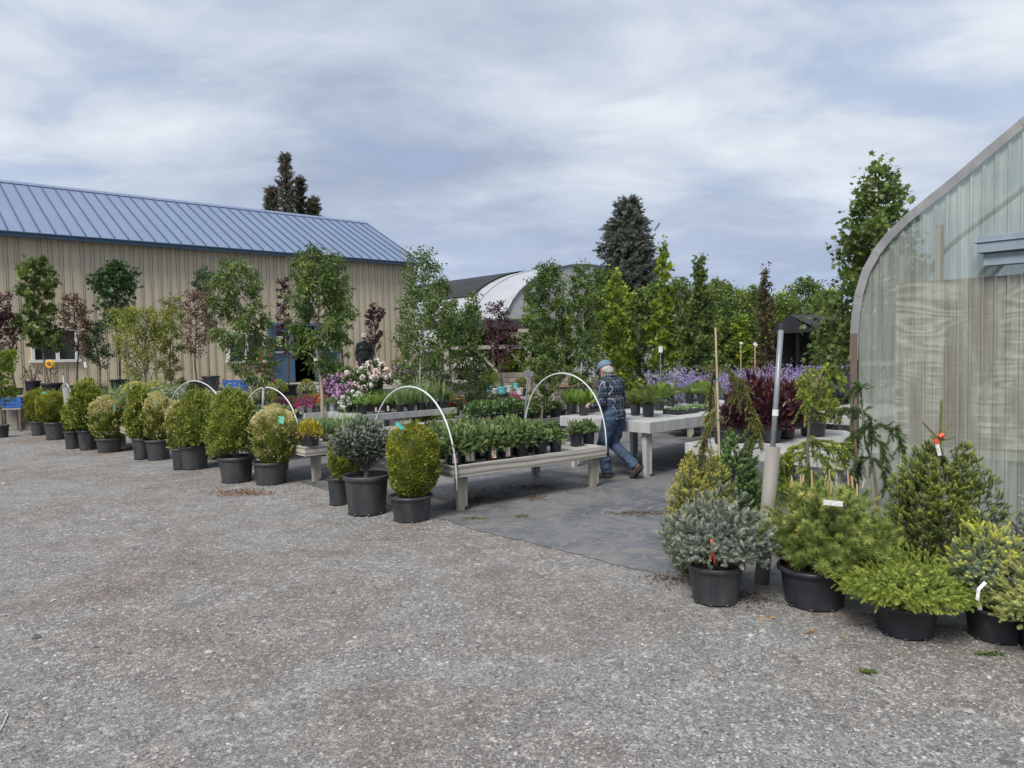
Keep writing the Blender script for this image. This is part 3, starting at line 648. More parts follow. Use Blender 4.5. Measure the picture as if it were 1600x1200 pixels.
cb = at_depth(936, 19.4, .93); o_ = MB(); 
for x_ in (-.17, 0, .17): o_.box((x_, 0, .1), (.04, .19, .19))
for y_ in (-.08, .08): o_.box((0, y_, .1), (.299, .03, .188))
tag(o_.build('concrete_block', M_CONC, None, origin=(0, 0, 0)), 'hollow grey concrete block standing on the brick planter', 'block').location = tuple(cb)
# pergola in the middle distance
pg = at_depth(828, 26.0); perg = thing('pergola', 'weathered timber pergola frame with braced posts in the middle distance', 'pergola', (pg[0], pg[1], 0), 0)
ztp = zt(pg, 528)
px_off = [0, -2.9]
for i, x in enumerate(px_off):
    for y in (0, 3):
        m_ = MB(); m_.box((x, y, ztp / 2), (.17, .17, ztp)); m_.build('post', M_WOOD, perg)
m_ = MB(); m_.box((0, 0, ztp + .08), (1.25, .28, .15)); m_.box((0, 0, ztp + .26), (.75, .24, .12)); m_.box((-.1, 0, ztp + .18), (1.25, .32, .03)); m_.build('post_cap', M_WOOD, perg)
zbm = zt(pg, 541)
for y in (.14, 3.14):
    m_ = MB(); m_.box((-1.2, y, zbm), (4.6, .07, .13)); m_.build('beam', M_WOOD, perg)
for x, s_ in ((0, -1), (-1.1, -1), (-2.9, 1)):
    m_ = MB(); a = np.array([x, .14, zbm - .9]); b = np.array([x + s_ * .75, .14, zbm - .1]); t_ = nrm(b - a); m_.box((a + b) / 2, (.09, .08, np.linalg.norm(b - a)), (np.cross(np.array([0, 1., 0]), t_), np.array([0, 1., 0]), t_)); m_.build('brace', M_WOOD, perg)
m_ = MB()
for x in np.arange(-3, .9, .9): m_.box((x, 1.6, zbm + .14), (.05, 3.6, .09))
m_.build('rafters', M_WOOD, perg)
# dark shade house behind the pergola and the one at right
def shade_house(label, p, wx, wy, ze, zr, yaw):
    o = thing('shade_house', label, 'shade house', (p[0], p[1], 0), yaw)
    m = MB(); m.quad((-wx, -wy - .4, ze), (wx, -wy - .4, ze), (wx, 0, zr), (-wx, 0, zr)); m.quad((-wx, 0, zr), (wx, 0, zr), (wx, wy, ze), (-wx, wy, ze)); m.quad((-wx, -wy - .4, ze), (-wx, -wy - .42, ze - .35), (wx, -wy - .42, ze - .35), (wx, -wy - .4, ze)); m.build('shade_cloth', M_SHADE, o)
    m = MB(); m.quad((-wx, wy, 0), (wx, wy, 0), (wx, wy, ze), (-wx, wy, ze)); m.add([(-wx, -wy, ze), (-wx, 0, zr), (-wx, wy, ze)], [(0, 1, 2)]); m.build('back_cloth', M_SHADE, o)
    for x in np.linspace(-wx + .1, wx - .1, 5):
        for y in (-wy, wy - .1):
            m = MB(); m.tube([(x, y, 0), (x, y, ze)], .06, 6); m.build('post', M_WOODB, o)
    return o
p = at_depth(1322, 21.8, 0); shade_house('low black shade cloth shelter beyond the lavender at right', p, 1.75, 1.4, zt(p, 519), zt(p, 491), .12)
p = at_depth(775, 33, 0); shade_house('dark shade cloth shelter behind the timber pergola', p, 2.9, 3.5, zt(p, 506), zt(p, 499), .0)
# ================================================================== LEAF COLOURS
L_BOX = leafmat('boxwood leaves', (.09, .125, .02), (.37, .39, .05), .45, .3, (.56, .55, .10))
L_BOXY = leafmat('boxwood with pale tips', (.10, .14, .022), (.36, .37, .06), .5, .3, (.78, .70, .40))
L_BOXG = leafmat('loose green shrub leaves', (.10, .155, .03), (.38, .42, .075), .45, .3, (.58, .58, .14))
L_BLUE = leafmat('blue spruce needles', (.09, .115, .09), (.26, .31, .25), .6, .1, (.56, .57, .43))
L_BLUED = leafmat('grey blue fir needles', (.03, .045, .03), (.075, .105, .065), .6, .1, (.42, .46, .38))
L_PINE = leafmat('pine needles', (0.0958, 0.148, 0.0348), (0.26, 0.33, 0.0784), .5, .12, (0.522, 0.504, 0.157))
L_SPR = leafmat('dark spruce needles', (0.0522, 0.0784, 0.0226), (0.157, 0.209, 0.0487), .6, .12, (0.418, 0.47, 0.087))
L_NEST = leafmat('nest spruce needles', (0.12, 0.168, 0.03), (0.36, 0.456, 0.084), .6, .15, (0.6, 0.648, 0.18))
L_GOLD = leafmat('golden spruce needles', (.07, .10, .03), (.20, .235, .06), .6, .15, (.66, .60, .14))
L_YB = leafmat('yellow tipped blue spruce needles', (0.087, 0.139, 0.122), (0.26, 0.33, 0.209), .6, .12, (0.75, 0.75, 0.122))
L_PALE = leafmat('pale olive spruce needles', (0.174, 0.209, 0.0784), (0.418, 0.47, 0.157), .6, .12, (0.661, 0.626, 0.244))
L_WEEP = leafmat('weeping spruce needles', (0.087, 0.131, 0.0348), (0.244, 0.313, 0.061), .6, .12, (0.592, 0.661, 0.087))
L_DKG = leafmat('dark glossy leaves', (0.0434, 0.087, 0.0313), (0.122, 0.209, 0.0696), .35, .2, (0.278, 0.383, 0.122))
L_PEACH = leafmat('peach leaves', (0.061, 0.113, 0.0313), (0.192, 0.278, 0.061), .45, .35, (0.348, 0.452, 0.087))
L_BIRCH = leafmat('birch leaves', (0.061, 0.113, 0.0313), (0.174, 0.26, 0.061), .45, .35, (0.278, 0.365, 0.087))
L_MAPLE = leafmat('maple leaves', (.07, .115, .03), (.19, .26, .06), .45, .38, (.33, .40, .10))
L_LIME = leafmat('lime maple leaves', (0.104, 0.174, 0.0209), (0.348, 0.452, 0.0522), .45, .4, (0.557, 0.661, 0.087))
L_DARK = leafmat('dark green leaves', (0.0313, 0.0626, 0.0244), (0.087, 0.157, 0.0487), .45, .25, (0.157, 0.227, 0.0696))
L_PURP = leafmat('purple leaves', (0.048, 0.0216, 0.0264), (0.144, 0.06, 0.066), .4, .3, (0.216, 0.108, 0.102))
L_BRONZE = leafmat('bronze leaves', (0.087, 0.0487, 0.0348), (0.244, 0.131, 0.087), .5, .3, (0.278, 0.209, 0.087))
L_BURG = leafmat('burgundy leaves', (0.0264, 0.012, 0.0168), (0.102, 0.0312, 0.0384), .3, .25, (0.264, 0.108, 0.108))
L_YG = leafmat('yellow green leaves', (0.122, 0.157, 0.0313), (0.348, 0.383, 0.0696), .45, .4, (0.626, 0.626, 0.122))
L_PER = leafmat('perennial leaves', (.075, .13, .045), (.24, .32, .12), .42, .35, (.40, .47, .22))
L_DAY = leafmat('daylily blades', (0.087, 0.157, 0.0313), (0.278, 0.418, 0.0696), .4, .4, (0.487, 0.592, 0.122))
L_IRIS = leafmat('iris blades', (0.104, 0.174, 0.0696), (0.313, 0.434, 0.192), .4, .4, (0.626, 0.626, 0.278))
L_FERN = leafmat('fern fronds', (.09, .13, .03), (.27, .35, .09), .5, .4, (.42, .48, .16))
L_HEATH = leafmat('heather mounds', (0.122, 0.174, 0.0209), (0.313, 0.401, 0.0434), .7, .2, (0.452, 0.487, 0.0696))
L_GREY = leafmat('grey green leaves', (0.09, 0.144, 0.06), (0.24, 0.348, 0.144), .6, .2, (0.408, 0.504, 0.264))
L_LAV = leafmat('catmint leaves', (0.104, 0.157, 0.087), (0.244, 0.348, 0.174), .6, .3)
def petal(name, a, b_): return leafmat(name, a, b_, .5, .35)
F_LAV = petal('lavender flowers', (.20, .16, .34), (.42, .36, .58)); F_MAG = petal('magenta flowers', (.30, .015, .12), (.55, .04, .26)); F_SAL = petal('salmon flowers', (.60, .12, .07), (.80, .25, .17))
F_YEL = petal('yellow flowers', (.62, .45, .01), (.85, .68, .03)); F_WHT = petal('white flowers', (.55, .56, .5), (.80, .80, .76)); F_BLUSH = petal('blush flowers', (.82, .62, .56), (.88, .84, .80))
F_MAUVE = petal('mauve flowers', (.38, .18, .36), (.62, .40, .60)); F_ORG = petal('orange flowers', (.55, .2, .04), (.65, .4, .08)); F_RED = petal('red flowers', (.5, .02, .02), (.65, .1, .06))
M_BARKG = mat('grey brown bark', (.20, .165, .13), (.11, .09, .07), .9, 12, (1, 1, .3), bump=.6)
M_BARKL = mat('pale tan bark', (.42, .34, .25), (.28, .22, .16), .85, 12, (1, 1, .5), bump=.4)
M_BARKD = mat('dark bark', (.05, .035, .03), (.09, .07, .055), .9, 12, bump=.5)
M_BIRCHB = mat('birch bark', (.52, .50, .45), (.16, .14, .12), .8, 9, (.6, .6, 3), bump=.3, lo=.52, hi=.62)
M_BAMB = mat('bamboo cane', (.50, .40, .24), (.40, .32, .2), .6, 8, bump=.1)
M_PVC = mat('white plastic pipe', (.66, .67, .66), (.56, .58, .58), .35, 6, bump=0)
M_PIPE = mat('grey conduit', (.27, .29, .31), (.20, .22, .24), .4, 6, metal=.2, bump=.05)
M_TUBE = mat('weathered grey tube', (.27, .255, .23), (.19, .18, .16), .7, 5, (1, 1, .4), bump=.2)
M_WOODP = mat('pale painted timber', (.45, .46, .46), (.34, .34, .33), .7, 7, (1, 1, .2), bump=.3)
def bwood():
    m, t, b, o = newmat('weathered bench timber'); v = _vec(t, 'Object', (.12, .5, 1)); wv = t.nodes.new('ShaderNodeTexWave'); wv.bands_direction = 'Z'
    wv.inputs['Scale'].default_value = 5; wv.inputs['Distortion'].default_value = 6; wv.inputs['Detail'].default_value = 3; wv.inputs['Detail Scale'].default_value = .5; t.links.new(v, wv.inputs['Vector'])
    a = _ramp(t, wv.outputs['Fac'], [(.1, (.24, .215, .18)), (.4, (.42, .395, .35)), (1, (.50, .48, .43))]); n = _noise(t, v, 14, 6, .7)
    a = _mix(t, .6, a, _ramp(t, n, [(.3, .65), (.7, 1.15)]), 'MULTIPLY'); t.links.new(a, b.inputs['Base Color']); b.inputs['Roughness'].default_value = .85
    _bump(t, wv.outputs['Fac'], b, .25, .004); return m
M_BENCH = bwood()
# ================================================================== SHRUBS IN POTS
def shell(g, n, rx, ry, rz, cz, shape, lump=.1, thick=.16):
    """points and outward directions in the outer skin of a shrub body"""
    d = usph(g, n); d[:, 2] = np.where(d[:, 2] < -.85, -.85 + .3 * g.random(n), d[:, 2])
    ph = g.random(3) * 6; k = 1 + lump * (np.sin(4 * d[:, 0] + 3 * d[:, 2] + ph[0]) + np.sin(5 * d[:, 1] - 4 * d[:, 2] + ph[1]) + .7 * np.sin(9 * d[:, 0] + 8 * d[:, 1] + ph[2])) / 2
    k *= 1 - thick * g.random(n) ** 1.5
    h = d[:, 2]; fx = np.ones(n)
    if shape == 'cone': fx = 1 - .42 * np.clip(h, -1, 1) - .18
    elif shape == 'barrel': fx = 1 + .22 * (1 - np.abs(h)) + .06 * h
    elif shape == 'egg': fx = 1.12 - .36 * np.clip(h, -1, 1) + .04 * (1 - h * h)
    P = np.stack([d[:, 0] * rx * k * fx, d[:, 1] * ry * k * fx, cz + d[:, 2] * rz * k], -1)
    if shape == 'barrel':
        t = g.uniform(-1, 1, n); t = np.where(g.random(n) < .22, 1 - .12 * g.random(n) ** 2, t); pr_ = (1 - np.abs(t) ** 4.5) ** .5 * (1 - .10 * np.clip(-t, 0, 1) ** 1.5); a = g.random(n) * 6.283
        q = np.where(t > .87, np.sqrt(g.random(n)), 1.0); kk = 1 + lump * (np.sin(3 * a + 4 * t + ph[0]) + np.sin(5 * a - 6 * t + ph[1])) - thick * g.random(n) ** 1.5
        P = np.stack([np.cos(a) * rx * pr_ * q * kk * 1.13, np.sin(a) * ry * pr_ * q * kk * 1.13, cz + t * rz * .97], -1); d = nrm(np.stack([np.cos(a), np.sin(a), np.where(np.abs(t) > .85, np.sign(t) * 1.5, t * .25)], -1))
    return P, nrm(d + .0)
def boxwood(px, rim, base, hw, xl, xr, ytop, ybot, kind, label, seed, potname=None, tagm=None, stem=False):
    g = np.random.default_rng(seed); B = gp(px, base); D = depth(B); s = D / F_PX
    r = hw * s; B = back(B, r * .8); D = depth(B); s = D / F_PX
    r = hw * s / 1.06; h = float(zt(B, rim)); h = max(.18, min(h, .5))
    o = thing('potted_boxwood' if kind != 'green' else 'potted_shrub', label, 'potted shrub', B, g.random() * 6, 'clipped shrubs in black pots along the gravel edge')
    pot(r, h, M_POT, o)
    th = M_SOIL
    zt_, zb = zt(B, ytop - 3), max(zt(B, ybot + 6), h * .9); rx = (xr - xl) / 2 * s; dx = ((xl + xr) / 2 - px) * s; rz = (zt_ - zb) / 2; cz = (zt_ + zb) / 2
    shape = {'barrel': 'barrel', 'ball': 'barrel', 'tip': 'barrel', 'green': 'egg', 'cone': 'egg'}[kind]
    sc_ = {'barrel': .86, 'tip': .85, 'ball': .86, 'green': .90, 'cone': .88}[kind]
    n = int(min(26000, 13500 * (rx * rz * 4 / .3) * (1 if D < 12 else .8)) * (.62 if kind in ('green', 'cone') else 1))
    P, N = shell(g, n, rx * sc_, rx * sc_, rz, cz, shape, {'barrel': .035, 'ball': .05, 'tip': .07, 'green': .14, 'cone': .10}[kind], .14 if kind != 'green' else .3)
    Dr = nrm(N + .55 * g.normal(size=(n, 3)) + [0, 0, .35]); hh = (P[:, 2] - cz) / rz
    cl = .15 * np.sin(P[:, 0] * 23 + P[:, 2] * 17) + .15 * np.sin(P[:, 1] * 19 - P[:, 2] * 26) + .14 * np.sin(P[:, 0] * 61 + 3) * np.sin(P[:, 2] * 57)  # shade painted into the leaf tint: dark gaps between bright clumps
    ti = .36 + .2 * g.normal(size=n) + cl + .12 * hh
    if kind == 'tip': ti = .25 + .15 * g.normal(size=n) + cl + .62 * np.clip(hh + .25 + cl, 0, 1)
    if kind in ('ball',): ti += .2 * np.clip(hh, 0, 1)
    m = {'barrel': L_BOX, 'ball': L_BOX, 'tip': L_BOXY, 'green': L_BOXG, 'cone': L_BOXG}[kind]
    sz = .0225 if kind in ('barrel', 'tip', 'ball') else .030
    if D > 13: sz *= 1.25
    P[:, 0] += 0
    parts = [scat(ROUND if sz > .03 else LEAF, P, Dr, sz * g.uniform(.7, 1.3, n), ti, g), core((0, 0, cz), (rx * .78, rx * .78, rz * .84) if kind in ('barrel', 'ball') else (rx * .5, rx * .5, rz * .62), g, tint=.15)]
    if True:      # new shoots standing out of the outline
        q = 190 if kind in ('green', 'cone', 'tip') else 60; P2, N2 = shell(g, q, rx * sc_, rx * sc_, rz, cz, shape, .1, .02); Dq = nrm(N2 + [0, 0, .9])
        for k in range(7): parts.append(scat(LEAF, P2 + Dq * (.012 * k), nrm(Dq + .8 * g.normal(size=(q, 3))), sz * 1.1, np.full(q, .55 + (.3 if kind == 'tip' else 0)), g))
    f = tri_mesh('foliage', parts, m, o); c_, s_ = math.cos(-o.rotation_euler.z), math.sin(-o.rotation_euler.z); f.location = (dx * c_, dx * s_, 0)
    tr = MB()
    for k in range(5): a = k * 1.3; tr.tube([(.02 * math.cos(a), .02 * math.sin(a), h * .85), (.1 * rx * math.cos(a), .1 * rx * math.sin(a), h + .05), (.4 * rx * math.cos(a), .4 * rx * math.sin(a), cz)], [.012, .011, .006], 5)
    tr.build('stem', M_BARKG, o)
    if tagm:
        a = np.array([-.28, -1.0, 0]) if tagm[1] == 0 else np.array([tagm[1], -1.0, 0]); yaw = -o.rotation_euler.z
        p = np.array([dx + tagm[1] * rx, -rx * .9 * math.sqrt(max(0, 1 - tagm[1] ** 2)) - .02, cz + rz * tagm[2]]); c2, s2 = math.cos(yaw), math.sin(yaw)
        tagcard(o, (p[0] * c2 - p[1] * s2, p[0] * s2 + p[1] * c2, p[2]), tagm[3], tagm[4], tagm[0], tagm[5], yaw=yaw)
    return o
BW = [
 (62, 658, 681, 13, 43, 79, 612, 660, 'ball', 'round golden boxwood in a small black pot, leftmost of the clipped row', None),
 (88, 659, 688, 17, 62, 107, 615, 660, 'ball', 'round golden boxwood with a green tag on top, beside the block wall', (M_TAGT, .05, .98, .07, .04, .3)),
 (114, 673, 702, 12, 102, 128, 632, 674, 'ball', 'narrow golden boxwood squeezed against the left side of a tall cone shrub', None),
 (139, 671, 704, 16, 114, 164, 597, 671, 'cone', 'tall green cone shrub left of the blond tipped boxwood near the flower bench', None),
 (171, 684, 708, 20, 146, 192, 625, 683, 'tip', 'blond tipped boxwood with a teal tag, nearest the short grey bench leg', (M_TAGT, .85, .55, .03, .1, .3)),
 (222, 684, 719, 14, 203, 240, 608, 683, 'cone', 'loose dark green upright shrub between two blond tipped boxwoods', None),
 (248, 686, 720, 20, 228, 270, 620, 686, 'tip', 'squat boxwood with peach coloured top and a teal tag on its shoulder', (M_TAGT, .3, .72, .035, .025, .8)),
 (281, 700, 735, 12, 264, 296, 634, 698, 'tip', 'half hidden boxwood with pale tips tucked behind the loose green globe', None),
 (304, 695, 735, 24, 278, 344, 614, 697, 'green', 'wide loose green globe shrub beyond the two biggest potted boxwoods', None),
 (370, 712, 756, 28, 331, 401, 610, 711, 'green', 'big loose yellow green cone shrub beside the grey upright tube', None),
 (424, 720, 759, 28, 399, 466, 640, 721, 'tip', 'blond topped boxwood with a green square tag, left of the bench corner', (M_TAGG, .55, .62, .09, .1, -.15)),
 (529, 745, 791, 17, 517, 566, 676, 746, 'barrel', 'golden boxwood half hidden behind the dwarf blue fir on a trunk', None),
 (643, 772, 818, 35, 608, 688, 665, 773, 'barrel', 'clipped golden barrel boxwood at the corner of the near bench', (M_TAGT, -.35, 1.02, .1, .035, -.75)),
]
for i, a in enumerate(BW): boxwood(*a[:10], seed=100 + i, tagm=a[10])
# ================================================================== CONIFERS
def conifer(px, rim, base, hw, xl, xr, ytop, ybot, m, label, seed, shape='mound', shoot=SPRUCE, n=600, ssz=.09, potm=None, name='potted_spruce', tip=.0, dback=0, up=.4, core_k=.72, trunk=.02, potcol=None, flat=.75, noise=.3):
    g = np.random.default_rng(seed); B = gp(px, base); r = hw * depth(B) / F_PX; B = back(B, r * .8 + dback); D = depth(B); s = D / F_PX
    r = hw * s / 1.06; h = max(.2, min(.5, zt(B, rim))); o = thing(name, label, 'potted conifer', B, 0, 'conifers in black pots at the cloth edge')
    pot(r, h, potcol or M_POT, o, n=40)
    ztp, zb = zt(B, ytop), zt(B, ybot); rx = (xr - xl) / 2 * s; dx = ((xl + xr) / 2 - px) * s; cz = (ztp + zb) / 2; rz = (ztp - zb) / 2
    d = usph(g, n)
    if shape == 'mound': d[:, 2] = np.where(d[:, 2] < -.35, -d[:, 2] * .5, d[:, 2])
    ph = g.random(4) * 6
    k = .88 + .16 * (np.sin(3.3 * d[:, 0] + 4 * d[:, 1] + ph[0]) + np.sin(5 * d[:, 1] - 3 * d[:, 2] + ph[1])) * noise * 2 + .06 * g.normal(size=n); rad = 1 - .55 * g.random(n) ** 2.4
    k = k * rad
    if shape == 'cone':
        hh = g.random(n) ** .85; a = g.random(n) * 6.283; wid = (1 - hh) ** .8 * (.45 + .55 * np.sin(hh * 17 + a) ** 2) + .04; q = np.sqrt(g.random(n)) * .35 + .65
        wid *= np.where(hh < .12, .55 + hh * 4, 1); P = np.stack([np.cos(a) * rx * wid * q, np.sin(a) * rx * wid * q, zb + hh * 2 * rz], -1); N = nrm(np.stack([np.cos(a), np.sin(a), np.full(n, .45)], -1))
    elif shape == 'bush':   # broad, ascending sprays
        hh = g.random(n); a = g.random(n) * 6.283; prof = np.sin(math.pi * np.clip(.18 + .72 * hh ** 1.1, 0, 1)) ** .8; spr = .78 + .22 * np.sin(a * 5 + 3 * hh + ph[0]); q = np.sqrt(g.random(n)) * .55 + .45
        P = np.stack([np.cos(a) * rx * prof * q * spr, np.sin(a) * rx * prof * q * spr, zb + 2 * rz * (hh * (.85 + .15 * np.sin(a * 3 + ph[1])))], -1); N = nrm(np.stack([np.cos(a), np.sin(a), .55 + hh * .6], -1))
    else:
        P = np.stack([d[:, 0] * rx * k, d[:, 1] * rx * k, (zb + .1 * rz) + np.abs(d[:, 2]) ** .85 * 2 * rz * np.clip(k, 0, 1.15) * .95 if shape == 'mound' else cz + d[:, 2] * rz * k], -1); N = nrm(d * [1, 1, flat])
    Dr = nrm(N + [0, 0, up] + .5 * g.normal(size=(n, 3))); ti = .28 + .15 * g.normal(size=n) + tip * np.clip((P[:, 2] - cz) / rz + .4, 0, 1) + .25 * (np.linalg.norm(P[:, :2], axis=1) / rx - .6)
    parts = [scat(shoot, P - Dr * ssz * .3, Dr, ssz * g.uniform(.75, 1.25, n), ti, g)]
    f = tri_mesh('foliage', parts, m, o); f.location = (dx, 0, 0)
    t = MB(); t.tube([(0, 0, h * .85), (dx * .3 + .01, .02, (h + zb) / 2 + .02), (dx * .8, 0, cz), (dx, 0, zb + rz * 1.5)], [trunk, trunk * .9, trunk * .7, .006], 7)
    for i in range(0, n, max(1, n // 70)):
        e = P[i] * .93 + [dx, 0, 0]; z0 = h + (cz - h) * g.uniform(.05, .9) if shape != 'cone' else max(h, e[2] - np.linalg.norm(P[i][:2]) * .5); b0 = np.array([dx * .6, 0, z0]); mid = (b0 + e) / 2 + [0, 0, -.02]; t.tube([b0, mid, e], [.008, .006, .003], 4)
    t.build('trunk', M_BARKG, o); return o, B, s, h, cz, rz, rx, dx
# the dwarf fir on its own trunk in the left row
o, B, s, h, cz, rz, rx, dx = conifer(574, 740, 808, 37, 520, 622, 656, 722, L_BLUED, 'dark dwarf blue fir on a bare trunk beside the golden barrel boxwood', 41, 'ball', SPRUCE_S, 1700, .07, tip=.3, trunk=.028, name='potted_fir')
o, B, s, h, cz, rz, rx, dx = conifer(1118, 878, 950, 45, 1040, 1208, 768, 872, L_BLUE, 'silvery blue dwarf spruce with an orange ribbon in a grey black pot', 42, 'mound', SPRUCE, 1500, .075, tip=.3, up=.35, trunk=.02)
m_ = MB(); p = np.array([-.09, -.245, h + .13]); m_.tube([p + [0, 0, .11], p + [-.01, -.01, .09], p + [.008, 0, .03], p + [-.015, 0, -.05]], .006, 5); m_.tube([p + [0, 0, .1], p + [.02, 0, .06], p + [.01, -.01, 0], p + [.02, 0, -.06]], .005, 5); m_.ell(p + [0, 0, .1], (.014, .012, .012), 8, 5); m_.build('ribbon', M_TAGO, o)
o, B, s, h, cz, rz, rx, dx = conifer(1272, 882, 958, 55, 1195, 1396, 742, 880, L_PINE, 'large mugo pine with upright candles and a white tag', 43, 'mound', PINE, 950, .13, tip=.25, up=.5, name='potted_pine', trunk=.03, potcol=M_POTD)
g = np.random.default_rng(5); 
for i in range(15):
    m_ = MB()
    a = g.random() * 6.28; q = math.sqrt(g.random()) * .62; p = np.array([dx + math.cos(a) * rx * q, math.sin(a) * rx * q, cz + rz * (1 - .75 * q * q) * .9]); l = g.uniform(.05, .11); m_.tube([p, p + [g.normal() * .008, g.normal() * .008, l]], [.0065, .005], 6)
    m_.build('candle', mat('pine candle', (.42, .29, .16), (.5, .36, .22), .8, 40), o)
tagcard(o, (-.02, -rx * .78, cz + rz * .62), .13, .035, M_TAGW, -.12)
o, B, s, h, cz, rz, rx, dx = conifer(1415, 948, 1003, 50, 1322, 1522, 866, 930, L_NEST, 'low spreading bright green nest spruce spilling over its pot', 44, 'mound', SPRUCE, 2600, .05, tip=.15, up=.35, potcol=M_POTD)
g = np.random.default_rng(6); n = 650; a = g.random(n) * 6.28; q = .62 + .42 * g.random(n); P_ = np.stack([np.cos(a) * rx * q, np.sin(a) * rx * q, cz - rz * (.1 + .55 * g.random(n) * (.35 + .65 * np.sin(a * 4.5) ** 2))], -1)
tri_mesh('foliage', [scat(SPRUCE, P_, nrm(np.stack([np.cos(a), np.sin(a), -.45 + .3 * g.normal(size=n)], -1)), .062 * g.uniform(.7, 1.2, n), .35 + .15 * g.normal(size=n), g)], L_NEST, o)
o, B, s, h, cz, rz, rx, dx = conifer(1450, 880, 945, 50, 1372, 1562, 688, 905, L_SPR, 'big dark bushy spruce with an orange tag on its leader', 45, 'bush', SPRUCE, 3400, .07, tip=.25, up=.45, dback=.15, trunk=.03, potcol=M_POTD, name='potted_spruce')
zl_ = zt(B, 625); m_ = MB(); xx = (1467 - 1450) * s; m_.tube([(dx * .5, 0, cz), (xx, 0, cz + rz), (xx + .01, 0, zl_)], [.02, .014, .011], 6)
for e in ((-.12, .14), (.1, .13), (-.06, .03), (.12, .02)): m_.tube([(xx, 0, zl_ - .3), (xx + e[0], .02, zl_ - .3 + e[1])], [.009, .007], 5)
m_.build('leader', mat('spruce leader', (.16, .14, .05), (.10, .12, .04), .8, 30), o)
m_ = MB(); m_.tube([(xx - .015, -.015, zl_ - .27), (xx + .015, -.02, zl_ - .25)], .018, 6); m_.build('ribbon', M_TAGO, o)
tagcard(o, (xx - .03, -.03, zl_ - .36), .03, .1, M_TAGW, .25); tagcard(o, (xx - .045, -.033, zl_ - .30), .03, .04, M_TAGO, .25)
tagcard(o, (-.02, -rx * .85, h + .12), .12, .03, M_TAGO, 0)
o, B, s, h, cz, rz, rx, dx = conifer(1556, 943, 1010, 48, 1484, 1612, 812, 930, L_YB, 'blue spruce with yellow tips and a curled white label at the right', 46, 'mound', SPRUCE, 1400, .065, tip=.45, up=.45, potcol=M_POTD)
m_ = MB(); p = np.array([-.24, -.22, h + .05]); m_.tube([p + [.03, 0, .16], p + [-.01, 0, .12], p + [-.02, -.005, .06], p + [0, 0, 0]], [.014, .013, .013, .013], 4); m_.build('plant_tag', M_TAGW, o)
conifer(1640, 960, 1035, 45, 1545, 1700, 872, 965, L_PALE, 'pale olive spruce spilling in at the right edge, its pot out of view', 47, 'mound', SPRUCE, 1400, .062, tip=.35, up=.3, potcol=M_POTD)
conifer(1625, 860, 965, 40, 1577, 1680, 752, 900, L_BLUE, 'pale silver blue spruce cut off by the right edge behind', 48, 'bush', SPRUCE, 900, .07, tip=.5, dback=.1, potcol=M_POTD)
conifer(1098, 872, 915, 36, 1030, 1152, 700, 892, L_GOLD, 'golden tipped spruce behind the silvery blue one', 49, 'bush', SPRUCE, 2200, .055, tip=.42, up=.4, dback=.15)
# broadleaf-like yew behind
o, B, s, h, cz, rz, rx, dx = conifer(1150, 830, 880, 36, 1104, 1200, 672, 840, L_DKG, 'dark green Japanese yew like conifer between golden spruce and grey post', 50, 'bush', _shoot(16, .45, .07, .9, .8, 9), 900, .085, tip=.2, dback=.2, name='potted_conifer')
# weeping spruces: stems with hanging branches
def weeping(px, base, pts, branches, label, seed, m, stake=None, cones=False, potr=.16):
    """pts: stem pixels (x, y); branches: lists of pixel points, all built at the tree's own distance with real spread in depth"""
    g = np.random.default_rng(seed); B = gp(px, base); D = depth(B); o = thing('weeping_spruce', label, 'potted conifer', B, 0, 'weeping conifers by the grey post')
    pot(potr, .26, M_POTD, o)
    def loc(x, y, dy=0): q = CAM + ray(x, y) * (D + dy); return q - B
    t = MB(); st = [loc(x, y) for x, y in pts]; t.tube([(0, 0, .2)] + st, [.018] + list(np.linspace(.015, .006, len(st))), 7); P = []; Dd = []
    for i, br in enumerate(branches):
        q = [loc(x, y, g.uniform(-.05, .3) * (k > 0) * (1 if i % 2 else -.6)) for k, (x, y) in enumerate(br)]; t.tube(q, list(np.linspace(.007, .003, len(q))), 5)
        for a, b in zip(q, q[1:]):
            L_ = np.linalg.norm(b - a); nn = max(2, int(L_ / .012))
            for k in range(nn): P.append(a + (b - a) * k / nn); Dd.append((b - a) / L_ + .25 * g.normal(size=3))
            for k in range(int(L_ / .022)):
                p = a + (b - a) * g.random(); d = nrm((b - a) / L_ * .6 + g.normal(size=3) * .6 + [0, 0, -.5])
                for e in range(int(g.integers(2, 5))): P.append(p + d * .035 * e + [0, 0, -.006 * e * e]); Dd.append(d + [0, 0, -.12 * e])
    P = np.array(P); Dd = np.array(Dd); n = len(P); tri_mesh('foliage', [scat(SPRUCE_S, P, Dd, .075 * g.uniform(.7, 1.3, n), .35 + .22 * g.normal(size=n), g)], m, o); t.build('trunk', M_BARKG, o)
    if stake:
        s_ = MB(); s_.tube([loc(*stake[0], -.03), loc(*stake[1], -.03)], .009, 6); so = s_.build('stake', M_BAMB, o); c = MB()
        for f in (.25, .5, .72): p = loc(stake[0][0] + (stake[1][0] - stake[0][0]) * f, stake[0][1] + (stake[1][1] - stake[0][1]) * f, -.03); c.tube([p - [0, 0, .008], p + [0, 0, .008]], .013, 8)
        c.build('tie', mat('green tie', (.02, .25, .14), None, .5), so)
    return o
